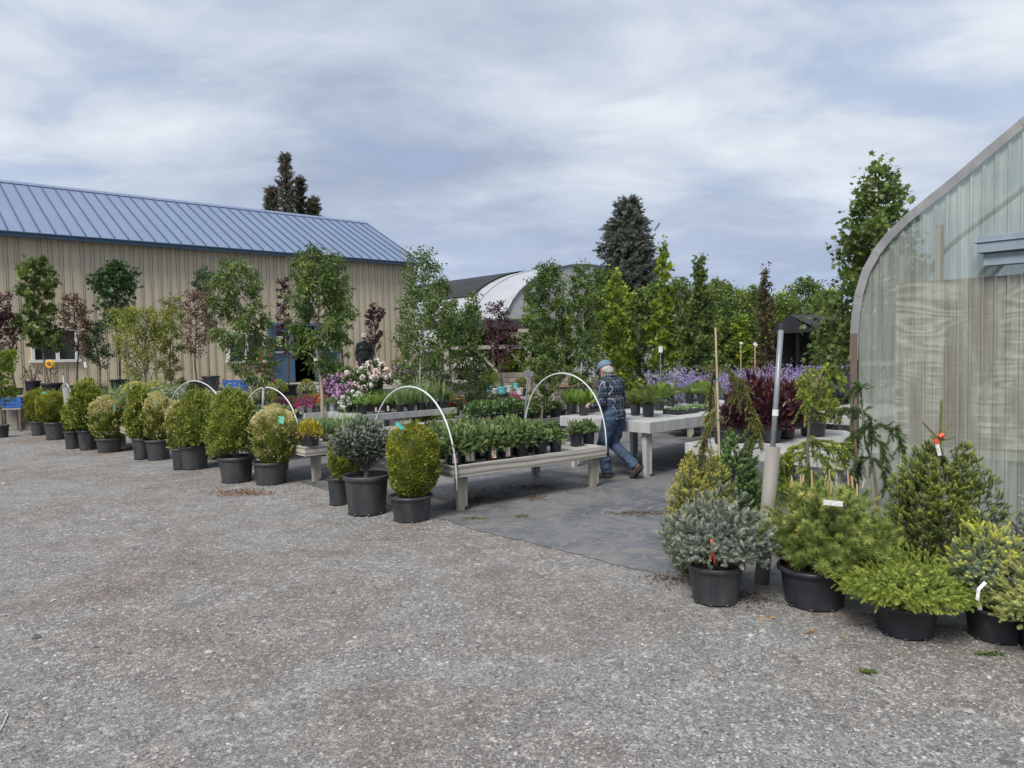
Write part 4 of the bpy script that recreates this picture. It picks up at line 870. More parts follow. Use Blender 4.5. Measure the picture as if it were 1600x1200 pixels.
weeping(1265, 880, [(1266, 800), (1262, 700), (1265, 640), (1270, 605), (1288, 578)],
        [[(1288, 578), (1300, 572), (1312, 585)], [(1264, 690), (1240, 700), (1218, 720)], [(1264, 685), (1295, 690), (1325, 696)], [(1264, 700), (1235, 715), (1232, 760)], [(1265, 705), (1290, 715), (1300, 745)],
         [(1264, 720), (1250, 750), (1245, 790)], [(1264, 730), (1275, 760), (1280, 790)], [(1264, 690), (1305, 700), (1322, 725)], [(1270, 605), (1262, 620), (1258, 640)], [(1264, 712), (1222, 730), (1216, 770)]],
        'weeping spruce with lime tips, its bare stem crooked over at the top', 61, L_WEEP)
weeping(1375, 860, [(1372, 790), (1365, 730), (1352, 690), (1347, 640), (1345, 608)],
        [[(1345, 608), (1338, 600), (1330, 612)], [(1348, 645), (1335, 638), (1312, 645)], [(1352, 672), (1370, 664), (1400, 672), (1412, 700)], [(1354, 680), (1376, 690), (1382, 715)], [(1350, 670), (1330, 685), (1320, 715)],
         [(1360, 715), (1345, 715), (1338, 740)], [(1360, 715), (1380, 730), (1385, 760)], [(1352, 672), (1335, 676), (1325, 700)], [(1347, 640), (1360, 655), (1362, 690)]],
        'thin weeping spruce with arching branches against the greenhouse corner post', 62, leafmat('weeping green needles', (.045, .08, .03), (.12, .18, .06), .6, .12))
weeping(1125, 860, [(1127, 800), (1124, 700), (1118, 620), (1122, 572), (1140, 578), (1160, 610), (1178, 650)],
        [[(1178, 650), (1182, 665), (1180, 690)], [(1122, 572), (1114, 590), (1108, 650)], [(1135, 572), (1146, 598), (1150, 620)], [(1118, 640), (1100, 690), (1092, 740)], [(1140, 578), (1155, 598), (1175, 640)], [(1124, 720), (1100, 740), (1075, 790)]],
        'weeping conifer tied to a tall bamboo cane, arching over to the right', 63, leafmat('olive needles', (.10, .11, .03), (.22, .22, .06), .6, .12), stake=((1127, 800), (1118, 512)))
# ================================================================== POSTS, HOOPS
def post(base, top_tube, top_pipe, tr, pr, label, D=None, sticker=False):
    B = gp(*base) if D is None else at_depth(base[0], D); D = depth(B); o = thing('sign_tube', label, 'post', B)
    q = CAM + ray(*top_tube) * D - B; e = CAM + ray(*top_pipe) * D - B
    m = MB(); m.tube([(0, 0, 0), q], tr * D / F_PX, 20); m.build('tube', M_TUBE, o, True); m = MB(); m.tube([q * .8, e], pr * D / F_PX, 12); m.build('pipe', M_PIPE, o, True)
    m = MB(); m.tube([e - (e - q) * .05, e], pr * 1.25 * D / F_PX, 12); m.build('pipe_cap', M_POTD, o)
    if sticker: m = MB(); a = q + (e - q) * .25; b = q + (e - q) * .3; m.tube([a, b], pr * 1.15 * D / F_PX, 12); m.build('sticker', M_TAGW, o)
post((1190, 912), (1208, 698), (1221, 505), 11, 4.2, 'leaning grey tube with a tall conduit pipe standing in it among the conifers', sticker=True)
post((404, 752), (411, 640), (412, 603), 5.6, 2, 'grey tube with a short pipe beside the blond topped boxwood')
post((112, 690), (103, 606), (98, 584), 5, 1.4, 'leaning grey tube between the round golden boxwoods and the cone shrub')
def hoop(p0, p1, top, rad, label, n=30, ext=0.0):
    """a pipe bent in an arc from p0 to p1 (world), peak height top"""
    p0 = np.array(p0, float); p1 = np.array(p1, float); m = MB(); P = []
    if ext: P.append(p0 - ZX * ext)
    for i in range(n + 1):
        t = math.pi * i / n; c = (1 - math.cos(t)) / 2; b = p0 + (p1 - p0) * c; P.append(np.array([b[0], b[1], b[2] + (top - max(p0[2], p1[2]) * 0 - b[2]) * math.sin(t) ** .8]))
    if ext: P.append(p1 - ZX * ext)
    m.tube(P, rad, 8); return tag(m.build('hoop', M_PVC, None, True, origin=(p0[0], p0[1], 0)), label, 'hoop', 'pipe hoops over the benches')
# ================================================================== BENCHES
def bench(name, label, c, Lu, Wn, top, du=UX, dn=NX, brd=.14, m=M_BENCH, legs=((.1, .1), (.9, .1), (.1, .9), (.9, .9)), legm=None, slat=True, group='plant benches'):
    c = np.array([c[0], c[1], 0.0]); yaw = math.atan2(du[1], du[0]); o = thing(name, label, 'bench', c, yaw, group); X = np.array([1., 0, 0]); Y = np.array([0, 1., 0]) if np.dot(np.cross(du, dn), ZX) > 0 else np.array([0, -1., 0]); ax = (X, np.array([0, 1., 0]), ZX)
    sy = Y[1]; z = top - brd / 2
    for v, nm in ((.0, 'side_board'), (1, 'side_board')):
        b = MB(); b.box((Lu / 2, sy * (v * Wn), z), (Lu, .04, brd), ax); bevel(b.build(nm, m, o), .004)
    for u in (.02, Lu - .02):
        b = MB(); b.box((u, sy * Wn / 2, z), (.04, Wn - .044, brd - .004), ax); bevel(b.build('end_board', m, o), .004)
    b = MB()
    if slat:
        nn = int(Wn / .075)
        for k in range(nn): b.box((Lu / 2, sy * (.06 + (Wn - .12) * k / (nn - 1)), top - .028), (Lu - .09, .042, .018), ax)
    else: b.box((Lu / 2, sy * Wn / 2, top - .02), (Lu - .09, Wn - .045, .02), ax)
    for k in range(3): b.box((Lu * (.25 + .25 * k), sy * Wn / 2, top - .062), (.04, Wn - .05, .045), ax)
    b.build('slat_top', m, o)
    for (u, v) in legs:
        b = MB(); b.box((Lu * u, sy * (.045 + (Wn - .09) * v), (top - brd) / 2 + .0), (.115, .085, top - brd - .004), ax, taper=.72); b.box((Lu * u + .06, sy * (.045 + (Wn - .09) * v), (top - brd) / 2 + .02), (.035, .1, top - brd - .05), ax, taper=.8); bevel(b.build('leg', legm or (M_WOOD if m is M_BENCH else m), o), .004)
    def at(u, v): return c + du * u + dn * v + ZX * top
    return o, at
# near slatted bench
c1 = gp(706, 728.5, .55); e1 = gp(946, 697, .55); LB = float(np.linalg.norm(e1 - c1)); d1 = nrm(e1 - c1); n1_ = np.cross(ZX, d1)
B1, at1 = bench('plant_bench', 'near weathered slatted bench beside the golden barrel boxwood', c1, LB, 1.42, .55, d1, n1_, legs=((.07, .04), (.94, .04), (.07, .96), (.94, .96)))
hoop(at1(.03, -.05) + [0, 0, -.28], at1(-.1, 1.75) + [0, 0, -.1], zt(at1(.03, .7), 604), .011, 'white pipe hoop arching over the left end of the near bench')
hoop(at1(LB - .03, -.05) + [0, 0, -.08], at1(LB - .1, 1.6) + [0, 0, -.05], zt(at1(LB - .03, .7), 583), .010, 'white pipe hoop arching over the right end of the near bench')
c2 = gp(1013, 660, .81); B2, at2 = bench('plant_table', 'tall pale grey plant table beside the man in the plaid shirt', c2, 4.4, 1.72, .81, UX, NX, .16, M_WOODP, ((.03, .06), (.36, .06), (.03, .93), (.36, .93), (.97, .06), (.97, .93)), slat=False)
c0 = gp(475, 698, .55); B0, at0 = bench('plant_bench', 'grey bench holding the yellow potted plant, behind the blond topped boxwood', c0, 2.5, 1.45, .55, UX, NX)
cm1 = gp(345, 684, .52); Bm1, atm1 = bench('plant_bench', 'grey bench hidden behind the loose green globe shrub', cm1, 2.5, 1.45, .52, UX, NX)
cm2 = gp(194, 667, .52); Bm2, atm2 = bench('plant_bench', 'grey bench with yellow and white daisies behind the blond tipped boxwood', cm2, 2.5, 1.45, .52, UX, NX)
c3 = gp(563, 649, .52); B3, at3 = bench('plant_bench', 'pale bench of daylilies behind the dwarf fir', c3, 2.6, 1.45, .52, UX, NX, m=M_WOODP)
c3b = gp(476, 646, .52); B3b, at3b = bench('plant_bench', 'pale bench with magenta and salmon flowers in white pots', c3b, 2.5, 1.45, .52, UX, NX, m=M_WOODP)
c4 = gp(722, 668, .52); B4, at4 = bench('plant_bench', 'low pale bench with a row of leafy black pots, left of the tall table', c4, 2.6, 1.4, .52, UX, NX)
c5 = gp(1072, 692, .7); B5, at5 = bench('plant_table', 'white edged bench with burgundy shrubs near the greenhouse corner', c5, 2.4, 1.95, .7, UX, -NX, .13, M_WOODP, ((.04, .04), (.96, .04), (.04, .93), (.96, .93)), slat=False)
c6 = at_depth(1225, 12.0); B6, at6 = bench('plant_table', 'far white bench half hidden behind the greenhouse corner post', (c6[0], c6[1]), 3.0, 1.4, .75, UX, -NX, .13, M_WOODP, slat=False)
hp = lambda a, b, t, l, r=.010: hoop(a, b, t, r, l)
hp(at_depth(357, 13.0, .4), at_depth(262, 14.2, .3), zt(at_depth(310, 13.6), 595), 'pale hoop above the loose green globe shrub')
hp(at_depth(469, 11.4, .4), at_depth(376, 12.6, .3), zt(at_depth(420, 12.0), 605), 'pale hoop behind the blond topped boxwood with the square tag')
hp(gp(120, 690, .0), gp(92, 668, .2), zt(gp(106, 680), 597), 'short white hoop behind the leaning grey tube')
# ================================================================== TREES
def tree(name, label, px, z0, D, ytop, xl, xr, ybot, lm, bm=None, leaf=LEAF, n=2600, ls=.07, style='round', seed=0, tr=.03, potted=True, group='young trees standing for sale', dens=.13, droop=.3, cat='tree', nb=22, lean=0.0, cardd=None, base=None, stakes=None, flow=None):
    g = np.random.default_rng(seed + 1000); B = base if base is not None else at_depth(px, D, z0); B = np.array([B[0], B[1], z0]); D = depth(B); s = D / F_PX
    H = zt(B, ytop) - z0; cb = max(.1, zt(B, ybot) - z0); rx = (xr - xl) / 2 * s; ox = ((xl + xr) / 2 - px) * s
    o = thing(name, label, cat, B, 0, group)
    if potted: r = min(.28, .07 + H * .05); pot(r, r * 1.7, M_POTD, o, n=20, detail=False)
    t = MB(); top = np.array([ox + lean, 0, H * .97]); ctr = lambda q: np.array([ox * min(1, q * 1.3) + .03 * math.sin(q * 9 + seed), .03 * math.cos(q * 7 + seed), H * .97 * q])
    qs = [0, .15, .3, .45, .6, .75, .9, 1]; t.tube([ctr(q) for q in qs], [tr * (1 - .85 * q) for q in qs], 8)
    P = []; Dd = []; W_ = []
    for i in range(nb):
        hq = (i + .5) / nb; z = cb + (H - cb) * (hq ** .9) * .93; q = z / (H * .97); p0 = ctr(max(.05, q - .12 * (1 - hq))); a = i * 2.4 + g.uniform(-.5, .5)
        prof = {'round': math.sin(math.pi * (.2 + .72 * hq)) ** .7, 'cone': (1 - hq) ** .75 + .12, 'vase': .45 + .55 * math.sin(math.pi * (.1 + .75 * hq)), 'col': .6 + .4 * math.sin(math.pi * hq) if hq < .85 else .35, 'open': .55 + .6 * g.random() * (1.1 - hq)}[style]
        l = rx * prof * g.uniform(.72, 1.12); up_ = {'round': .6, 'cone': .25, 'vase': 1.1, 'col': 1.7, 'open': .55}[style] * g.uniform(.7, 1.2)
        e = np.array([math.cos(a) * l, math.sin(a) * l, 0]); rise = min(l * up_, (H - p0[2]) * g.uniform(.35, .97)); p3 = p0 + e + [0, 0, rise]; p1 = p0 + e * .35 + [0, 0, rise * .5]; p2 = p0 + e * .72 + [0, 0, rise * .82]
        t.tube([p0, p1, p2, p3], [tr * .38, tr * .26, tr * .17, .003], 5); pts = [p0, p1, p2, p3]
        for j in range(3):
            k = g.uniform(.3, 1) * 2.99; a0 = pts[int(k)]; a1 = pts[min(3, int(k) + 1)]; b0 = a0 + (a1 - a0) * (k % 1); b1 = b0 + nrm(g.normal(size=3) + [0, 0, .5]) * l * .3
            if D < 22: t.tube([b0, b1], [tr * .12, .002], 4)
            P.append((b0, b1, .6 * l)); 
        for u, v in ((p1, p2), (p2, p3)): P.append((u, v, l * 1.0))
    P.append((ctr(.86), ctr(1.0) + [0, 0, H * .02], rx * .9)); P.append((ctr(.7), ctr(.95), rx * .7))
    wt_ = np.array([x[2] for x in P]) + 1e-4; idx = g.choice(len(P), n, p=wt_ / wt_.sum()); A = np.array([P[i][0] for i in idx]); Bv = np.array([P[i][1] for i in idx]); u = g.random(n)[:, None]
    seglen = np.linalg.norm(Bv - A, axis=1)[:, None]
    pos = A + (Bv - A) * u + np.clip(g.normal(size=(n, 3)), -1.9, 1.9) * dens * np.minimum(1, .35 + seglen) * min(1, rx * 1.6)
    pos[:, 2] = np.where(pos[:, 2] > H, H - (H - cb) * .3 * g.random(n) ** 2, pos[:, 2])
    dr = nrm(nrm(g.normal(size=(n, 3))) + nrm(Bv - A) * .5 + [0, 0, -droop]); ctrx = np.array([ox, 0, 0])
    cl = .18 * np.sin(pos[:, 0] * 6 + seed) * np.cos(pos[:, 2] * 5 + seed * 2) + .1 * np.sin(pos[:, 1] * 9)
    ti = .33 + .16 * g.normal(size=n) + cl + .12 * (pos[:, 2] - cb) / (H - cb)
    parts = [scat(leaf, pos, dr, ls * g.uniform(.65, 1.25, n), ti, g)]
    t.build('trunk', bm or M_BARKG, o); tri_mesh('crown', parts, lm, o)
    if cardd: x_, y_ = cardd; q = CAM + ray(x_, y_) * (D - rx * .3) - B; tagcard(o, q, .07, .15, M_TAGW, .15)
    if flow:
        k = flow[1]; ii = g.choice(n, k); tri_mesh('blossom', [scat(PETALS, pos[ii], nrm(g.normal(size=(k, 3)) + [0, -.6, .3]), .05, g.random(k), g)], flow[0], o)
    return o
def T(*a, **k):
    k['n'] = int(k.get('n', 2600) * (1.35 if k.get('leaf') is not MAPLE else 1.25)); k['dens'] = k.get('dens', .13) * 1.12; k['nb'] = int(k.get('nb', 22) * 1.25); k['ls'] = k['ls'] * (1.15 if k['ls'] < .075 else 1.05)
    a = list(a); c_ = (a[6] + a[7]) / 2; h_ = (a[7] - a[6]) / 2 * .86; a[6], a[7] = c_ - h_, c_ + h_
    k.setdefault('seed', T.i); T.i += 1; return tree(*a, **k)
T.i = 0
z1 = TZ
# along the shed wall, from the left
T('plum_tree', 'dark purple plum tree cut off by the left edge', 2, z1, 19.8, 458, -30, 26, 540, L_PURP, M_BARKD, n=2200, ls=.06, style='col', potted=True)
T('plum_tree', 'slim reddish plum between the purple plum and the shed window', 24, z1, 20.3, 488, 8, 38, 545, L_BRONZE, M_BARKD, n=900, ls=.05, style='col')
T('maple_tree', 'leaning bright green maple covering the left end of the shed window', 82, z1, 20.3, 404, 20, 102, 528, L_MAPLE, leaf=MAPLE, n=900, ls=.16, style='open', nb=16)
T('crabapple_tree', 'bronze red crabapple in front of the right end of the shed window', 123, z1, 20.6, 460, 96, 152, 538, L_BRONZE, M_BARKD, n=1300, ls=.06, style='round', cardd=(133, 570))
T('thin_tree', 'sparse dark leaved sapling with a thin grey stem right of the bronze crabapple', 158, z1, 21, 500, 122, 188, 566, L_DARK, n=2400, ls=.05, style='open', nb=18)
T('maple_tree', 'dense very dark green columnar maple against the tan wall', 188, z1, 22.2, 410, 150, 226, 515, L_DARK, M_BARKD, leaf=MAPLE, n=1700, ls=.12, style='col', dens=.16)
T('japanese_maple', 'wide yellow green Japanese maple with slender branches before the dark columnar maple', 228, .4, 18.5, 482, 172, 292, 600, L_YG, leaf=LEAF, n=4200, ls=.055, style='vase', nb=26, dens=.12, cardd=(207, 532))
T('japanese_maple', 'airy pale green Japanese maple right of the wide yellow green one', 268, .5, 19.5, 460, 244, 300, 590, L_YG, n=2400, ls=.05, style='open', nb=18)
T('crabapple_tree', 'copper red crabapple left of the big left peach tree', 308, z1, 22, 452, 276, 342, 545, L_BRONZE, M_BARKD, n=1500, ls=.06, style='round')
T('pear_tree', 'dark green narrow tree rising behind the copper red crabapple', 330, z1, 24, 416, 304, 352, 520, L_DARK, n=1500, ls=.07, style='col')
T('peach_tree', 'big left peach tree with drooping leaves and a forked trunk', 402, .3, 16.5, 404, 326, 430, 585, L_PEACH, M_BARKL, leaf=LANCE, n=3400, ls=.12, style='round', nb=28, dens=.12, droop=.8, tr=.032)
T('plum_tree', 'purple leaved plum between the two peach trees', 452, .6, 21, 432, 430, 470, 540, L_PURP, M_BARKD, n=1200, ls=.065, style='open')
T('peach_tree', 'big right peach tree on a pale straight trunk before the blue doors', 503, 0, 13.6, 384, 452, 560, 556, L_PEACH, M_BARKL, leaf=LANCE, n=3600, ls=.115, style='round', nb=30, dens=.11, droop=.8, tr=.042, cardd=(494, 566))
T('peach_tree', 'arching branch peach sapling right of the blue doors', 536, z1, 20.5, 426, 518, 560, 540, L_PEACH, M_BARKD, leaf=LANCE, n=800, ls=.12, style='open', droop=.6)
T('plum_tree', 'small upright dark red plum just right of the standing man', 590, z1, 24, 474, 568, 604, 546, L_BRONZE if False else L_PURP, M_BARKD, n=1500, ls=.06, style='col', dens=.07)
# birches in the middle
T('birch_tree', 'tall birch hiding the corner of the shed', 655, 0, 19, 386, 618, 716, 600, L_BIRCH, M_BIRCHB, n=4300, ls=.075, style='round', nb=34, dens=.17, tr=.035)
T('birch_tree', 'leafy birch with a slim tan trunk leaning right of the tall birch', 686, 0, 17.8, 428, 660, 722, 606, L_BIRCH, M_BARKL, n=2400, ls=.075, style='round', nb=24, dens=.15, tr=.03)
T('birch_tree', 'low branching birch left of the tall one over the mauve rhododendron', 640, .3, 20.5, 455, 616, 672, 590, L_BIRCH, M_BIRCHB, n=1400, ls=.07, style='open', nb=18, dens=.12)
T('hawthorn_tree', 'dark green pointed tree before the far shade cloth roof', 742, 0, 20, 446, 706, 778, 612, L_BIRCH, n=3000, ls=.075, style='cone', nb=28, dens=.15, droop=.1)
T('beech_tree', 'dark copper tree under the edge of the white arched roof', 785, 0, 25, 470, 752, 808, 560, L_PURP, M_BARKD, n=1500, ls=.08, style='round')
T('willow_tree', 'broad green tree left of the brick planter', 868, 0, 17.5, 408, 822, 896, 572, L_BIRCH, M_BARKL, leaf=LANCE, n=4200, ls=.11, style='round', nb=32, dens=.15, droop=.5)
T('willow_tree', 'bushy green tree against the arched greenhouse, left of the broad one', 832, 0, 21, 438, 806, 858, 560, L_MAPLE, n=1600, ls=.09, style='cone', nb=20)
T('birch_tree', 'slim birch with a white trunk above the brick planter', 906, 0, 17.0, 408, 884, 944, 585, L_PEACH, M_BIRCHB, leaf=LANCE, n=3000, ls=.1, style='round', nb=28, dens=.13, droop=.4, tr=.035)
T('maple_tree', 'lime green maple beside the slim white trunked birch', 962, 0, 18.5, 414, 930, 1000, 585, L_LIME, leaf=MAPLE, n=1700, ls=.1, style='cone', nb=24, dens=.12)
T('maple_tree', 'light green maple behind the man in the plaid shirt', 1000, 0, 20.0, 452, 972, 1030, 600, L_MAPLE, leaf=MAPLE, n=1700, ls=.1, style='col', nb=24, dens=.13)
T('maple_tree', 'tall narrow lime maple in front of the big dark spruce', 1035, 0, 18.5, 370, 1010, 1066, 575, L_LIME, leaf=MAPLE, n=2000, ls=.1, style='cone', nb=26, dens=.11)
T('maple_tree', 'full green maple standing right of the tall narrow lime one', 1094, 0, 18.8, 396, 1062, 1130, 570, L_MAPLE, leaf=MAPLE, n=2600, ls=.1, style='cone', nb=28, dens=.13)
T('serviceberry_tree', 'small bright green tree in a wide black tub left of the right hoop', 848, .1, 14.2, 556, 822, 882, 628, L_MAPLE, n=1500, ls=.05, style='round', nb=20, dens=.09)
T('copper_tree', 'narrow dark copper tree standing above the lavender rows', 1200, 0, 20, 412, 1172, 1222, 560, leafmat('copper green leaves', (.06, .045, .025), (.15, .125, .05), .5, .3), M_BARKD, n=2600, ls=.075, style='cone', nb=26, dens=.12)
T('holly_tree', 'green tree at the corner of the low black shelter', 1302, 0, 19.8, 496, 1280, 1330, 572, L_BIRCH, n=1800, ls=.08, style='round')
T('sweetgum_tree', 'large sweetgum rising behind the near greenhouse roof', 1368, 0, 13.5, 243, 1268, 1474, 560, L_MAPLE, leaf=MAPLE, n=5600, ls=.105, style='cone', nb=46, dens=.15, tr=.05, potted=False)
T('japanese_maple', 'lime green Japanese maple in a black pot at the left edge', 2, 0, 17.8, 548, -34, 40, 628, L_LIME, n=1500, ls=.07, style='vase', nb=18, dens=.1)
# conifers far behind
def far_conifer(px, D, ytop, xl, xr, ybot, m, label, seed, n, ls, style, bare=False):
    g = np.random.default_rng(seed); B = at_depth(px, D); s = D / F_PX; H = zt(B, ytop); cb = zt(B, ybot); rx = (xr - xl) / 2 * s; o = thing('spruce_tree', label, 'tree', B); t = MB(); t.tube([(0, 0, 0), (0, 0, H * .5), (0, 0, H * .98)], [H * .02, H * .012, .02], 8)
    P = []; Dd = []; nb = 150
    for i in range(nb):
        hq = 1 - (1 - i / nb) ** 1.2; z = cb + (H - cb) * hq; a = i * 2.4; l = rx * ((1 - hq) ** .8 + .03) * g.uniform(.6, 1.12)
        if bare: l = rx * (.25 + .75 * abs(math.sin(i * .23))) * (1 - hq) ** .5 * g.uniform(.3, 1)
        e = np.array([math.cos(a) * l, math.sin(a) * l, l * (.35 if bare else -.05)]); t.tube([(0, 0, z), np.array([0, 0, z]) + e], [.05, .01], 4); k = max(3, int(n / nb * (l / rx + .15)))
        u = np.sqrt(g.random(k)); q = np.array([0, 0, z]) + e * u[:, None] + g.normal(size=(k, 3)) * [.22, .22, .16] * min(1, l + .3) * (.6 if bare else 1); P.append(q); Dd.append(nrm(np.tile(e, (k, 1)) + g.normal(size=(k, 3)) * .5 * l + [0, 0, .2 * l]))
    P = np.concatenate(P); Dd = np.concatenate(Dd); nn = len(P); t.build('trunk', M_BARKD, o); tri_mesh('crown', [scat(SPRUCE_S, P, Dd, ls * g.uniform(.7, 1.2, nn), .25 + .2 * g.normal(size=nn), g)], m, o); return o
L_FAR = leafmat('far spruce', (.05, .062, .05), (.13, .145, .11), .7, .1, (.15, .16, .13)); L_FARB = leafmat('far juniper', (.045, .045, .028), (.13, .115, .065), .7, .1)
far_conifer(985, 40, 318, 916, 1056, 520, L_FAR, 'big dark spruce towering behind the arched greenhouse', 71, 5200, .6, 'spruce')
far_conifer(457, 60, 247, 432, 482, 380, L_FARB, 'ragged dark conifer showing above the blue roof ridge', 72, 1500, .55, 'spruce', True)
far_conifer(434, 62, 300, 418, 448, 380, L_FARB, 'short ragged conifer left of the tallest one above the blue roof', 73, 500, .6, 'spruce', True)
far_conifer(478, 62, 284, 468, 490, 380, L_FARB, 'thin ragged conifer right of the tallest one above the blue roof', 74, 500, .55, 'spruce', True)
far_conifer(498, 62, 316, 484, 512, 380, L_FARB, 'low ragged conifer rightmost above the blue roof', 75, 420, .6, 'spruce', True)
# belt of young trees beyond the lavender: a few kinds, copied
kinds = []
for i, (lm, st, lf) in enumerate([(L_MAPLE, 'cone', MAPLE), (L_LIME, 'cone', ROUND), (L_BIRCH, 'open', LEAF), (L_MAPLE, 'col', LEAF), (L_BRONZE, 'cone', LEAF)]):
    lab = ['broad green tree in the dense belt of young trees beyond the lavender', 'pointed light green tree in the dense belt of young trees beyond the lavender', 'rounded mid green tree in the dense belt of young trees beyond the lavender', 'slim upright green tree in the dense belt of young trees beyond the lavender', 'slim coppery tree in the dense belt of young trees beyond the lavender'][i]
    B = np.array([0, 26.0, 0]); k = tree('young_tree', lab, 800, 0, 26, 440, 770, 830, 560, lm, leaf=lf, n=2300, ls=.13 if lf is not MAPLE else .15, style=st, seed=80 + i, tr=.04, potted=False, group=['broad belt trees', 'pointed belt trees', 'rounded belt trees', 'slim belt trees', 'coppery belt trees'][i], dens=.17, base=at_depth(800, 26)); kinds.append(k)
g = np.random.default_rng(9); used = [False] * 5; H0 = zt(at_depth(800, 26), 440)
belt = [(px, D) for D, xs in ((23, (940, 985, 1128, 1160, 1262)), (27, (962, 1048, 1115, 1142, 1180, 1232, 1285)), (32, (930, 975, 1020, 1060, 1108, 1143, 1160, 1190, 1212, 1240, 1272, 1300, 1326)), (38, (950, 990, 1035, 1080, 1120, 1150, 1178, 1205, 1232, 1258, 1284, 1310, 1340)),
        (30, (800, 762, 700)), (35, (735, 820, 850, 885))) for px in xs]
for j, (px, D) in enumerate(belt):
    i = int(g.choice(5, p=[.28, .24, .24, .17, .07])); ytop = {23: 478, 27: 462, 32: 456, 38: 452}.get(D, 500) + g.uniform(-26, 22) - (12 if px < 1110 else 0) + (18 if px > 1270 else 0)
    B = at_depth(px + g.uniform(-6, 6), D + g.uniform(-1.5, 1.5)); sc_ = zt(B, ytop) / H0; o = kinds[i] if not used[i] else copy_tree(kinds[i]); used[i] = True; o.location = (B[0], B[1], 0); o.rotation_euler.z = g.random() * 6.28; w_ = g.uniform(.8, 1.15); o.scale = (sc_ * w_, sc_ * w_, sc_)
# far tree mass closing the horizon
g = np.random.default_rng(12); n = 24000; x = g.uniform(-30, 75, n); hmax = 4.3 + 1.2 * np.sin(x * .5) + 1.3 * np.sin(x * 1.3 + 1) + .8 * np.sin(x * 3.1); hmax = np.where(x < -8, hmax * .8, hmax); z = hmax * g.random(n) ** .6; y = 66 + g.normal(size=n) * 3 + .12 * x
P = np.stack([x, y, z], -1); ti = .2 + .2 * g.normal(size=n) + .15 * np.sin(x * 1.1)
tag(tri_mesh('woods', [scat(ROUND, P, g.normal(size=(n, 3)), .5 * g.uniform(.6, 1.3, n), ti, g)], L_DARK), 'far belt of dark trees closing the horizon beyond the nursery', 'woods', kind='stuff')
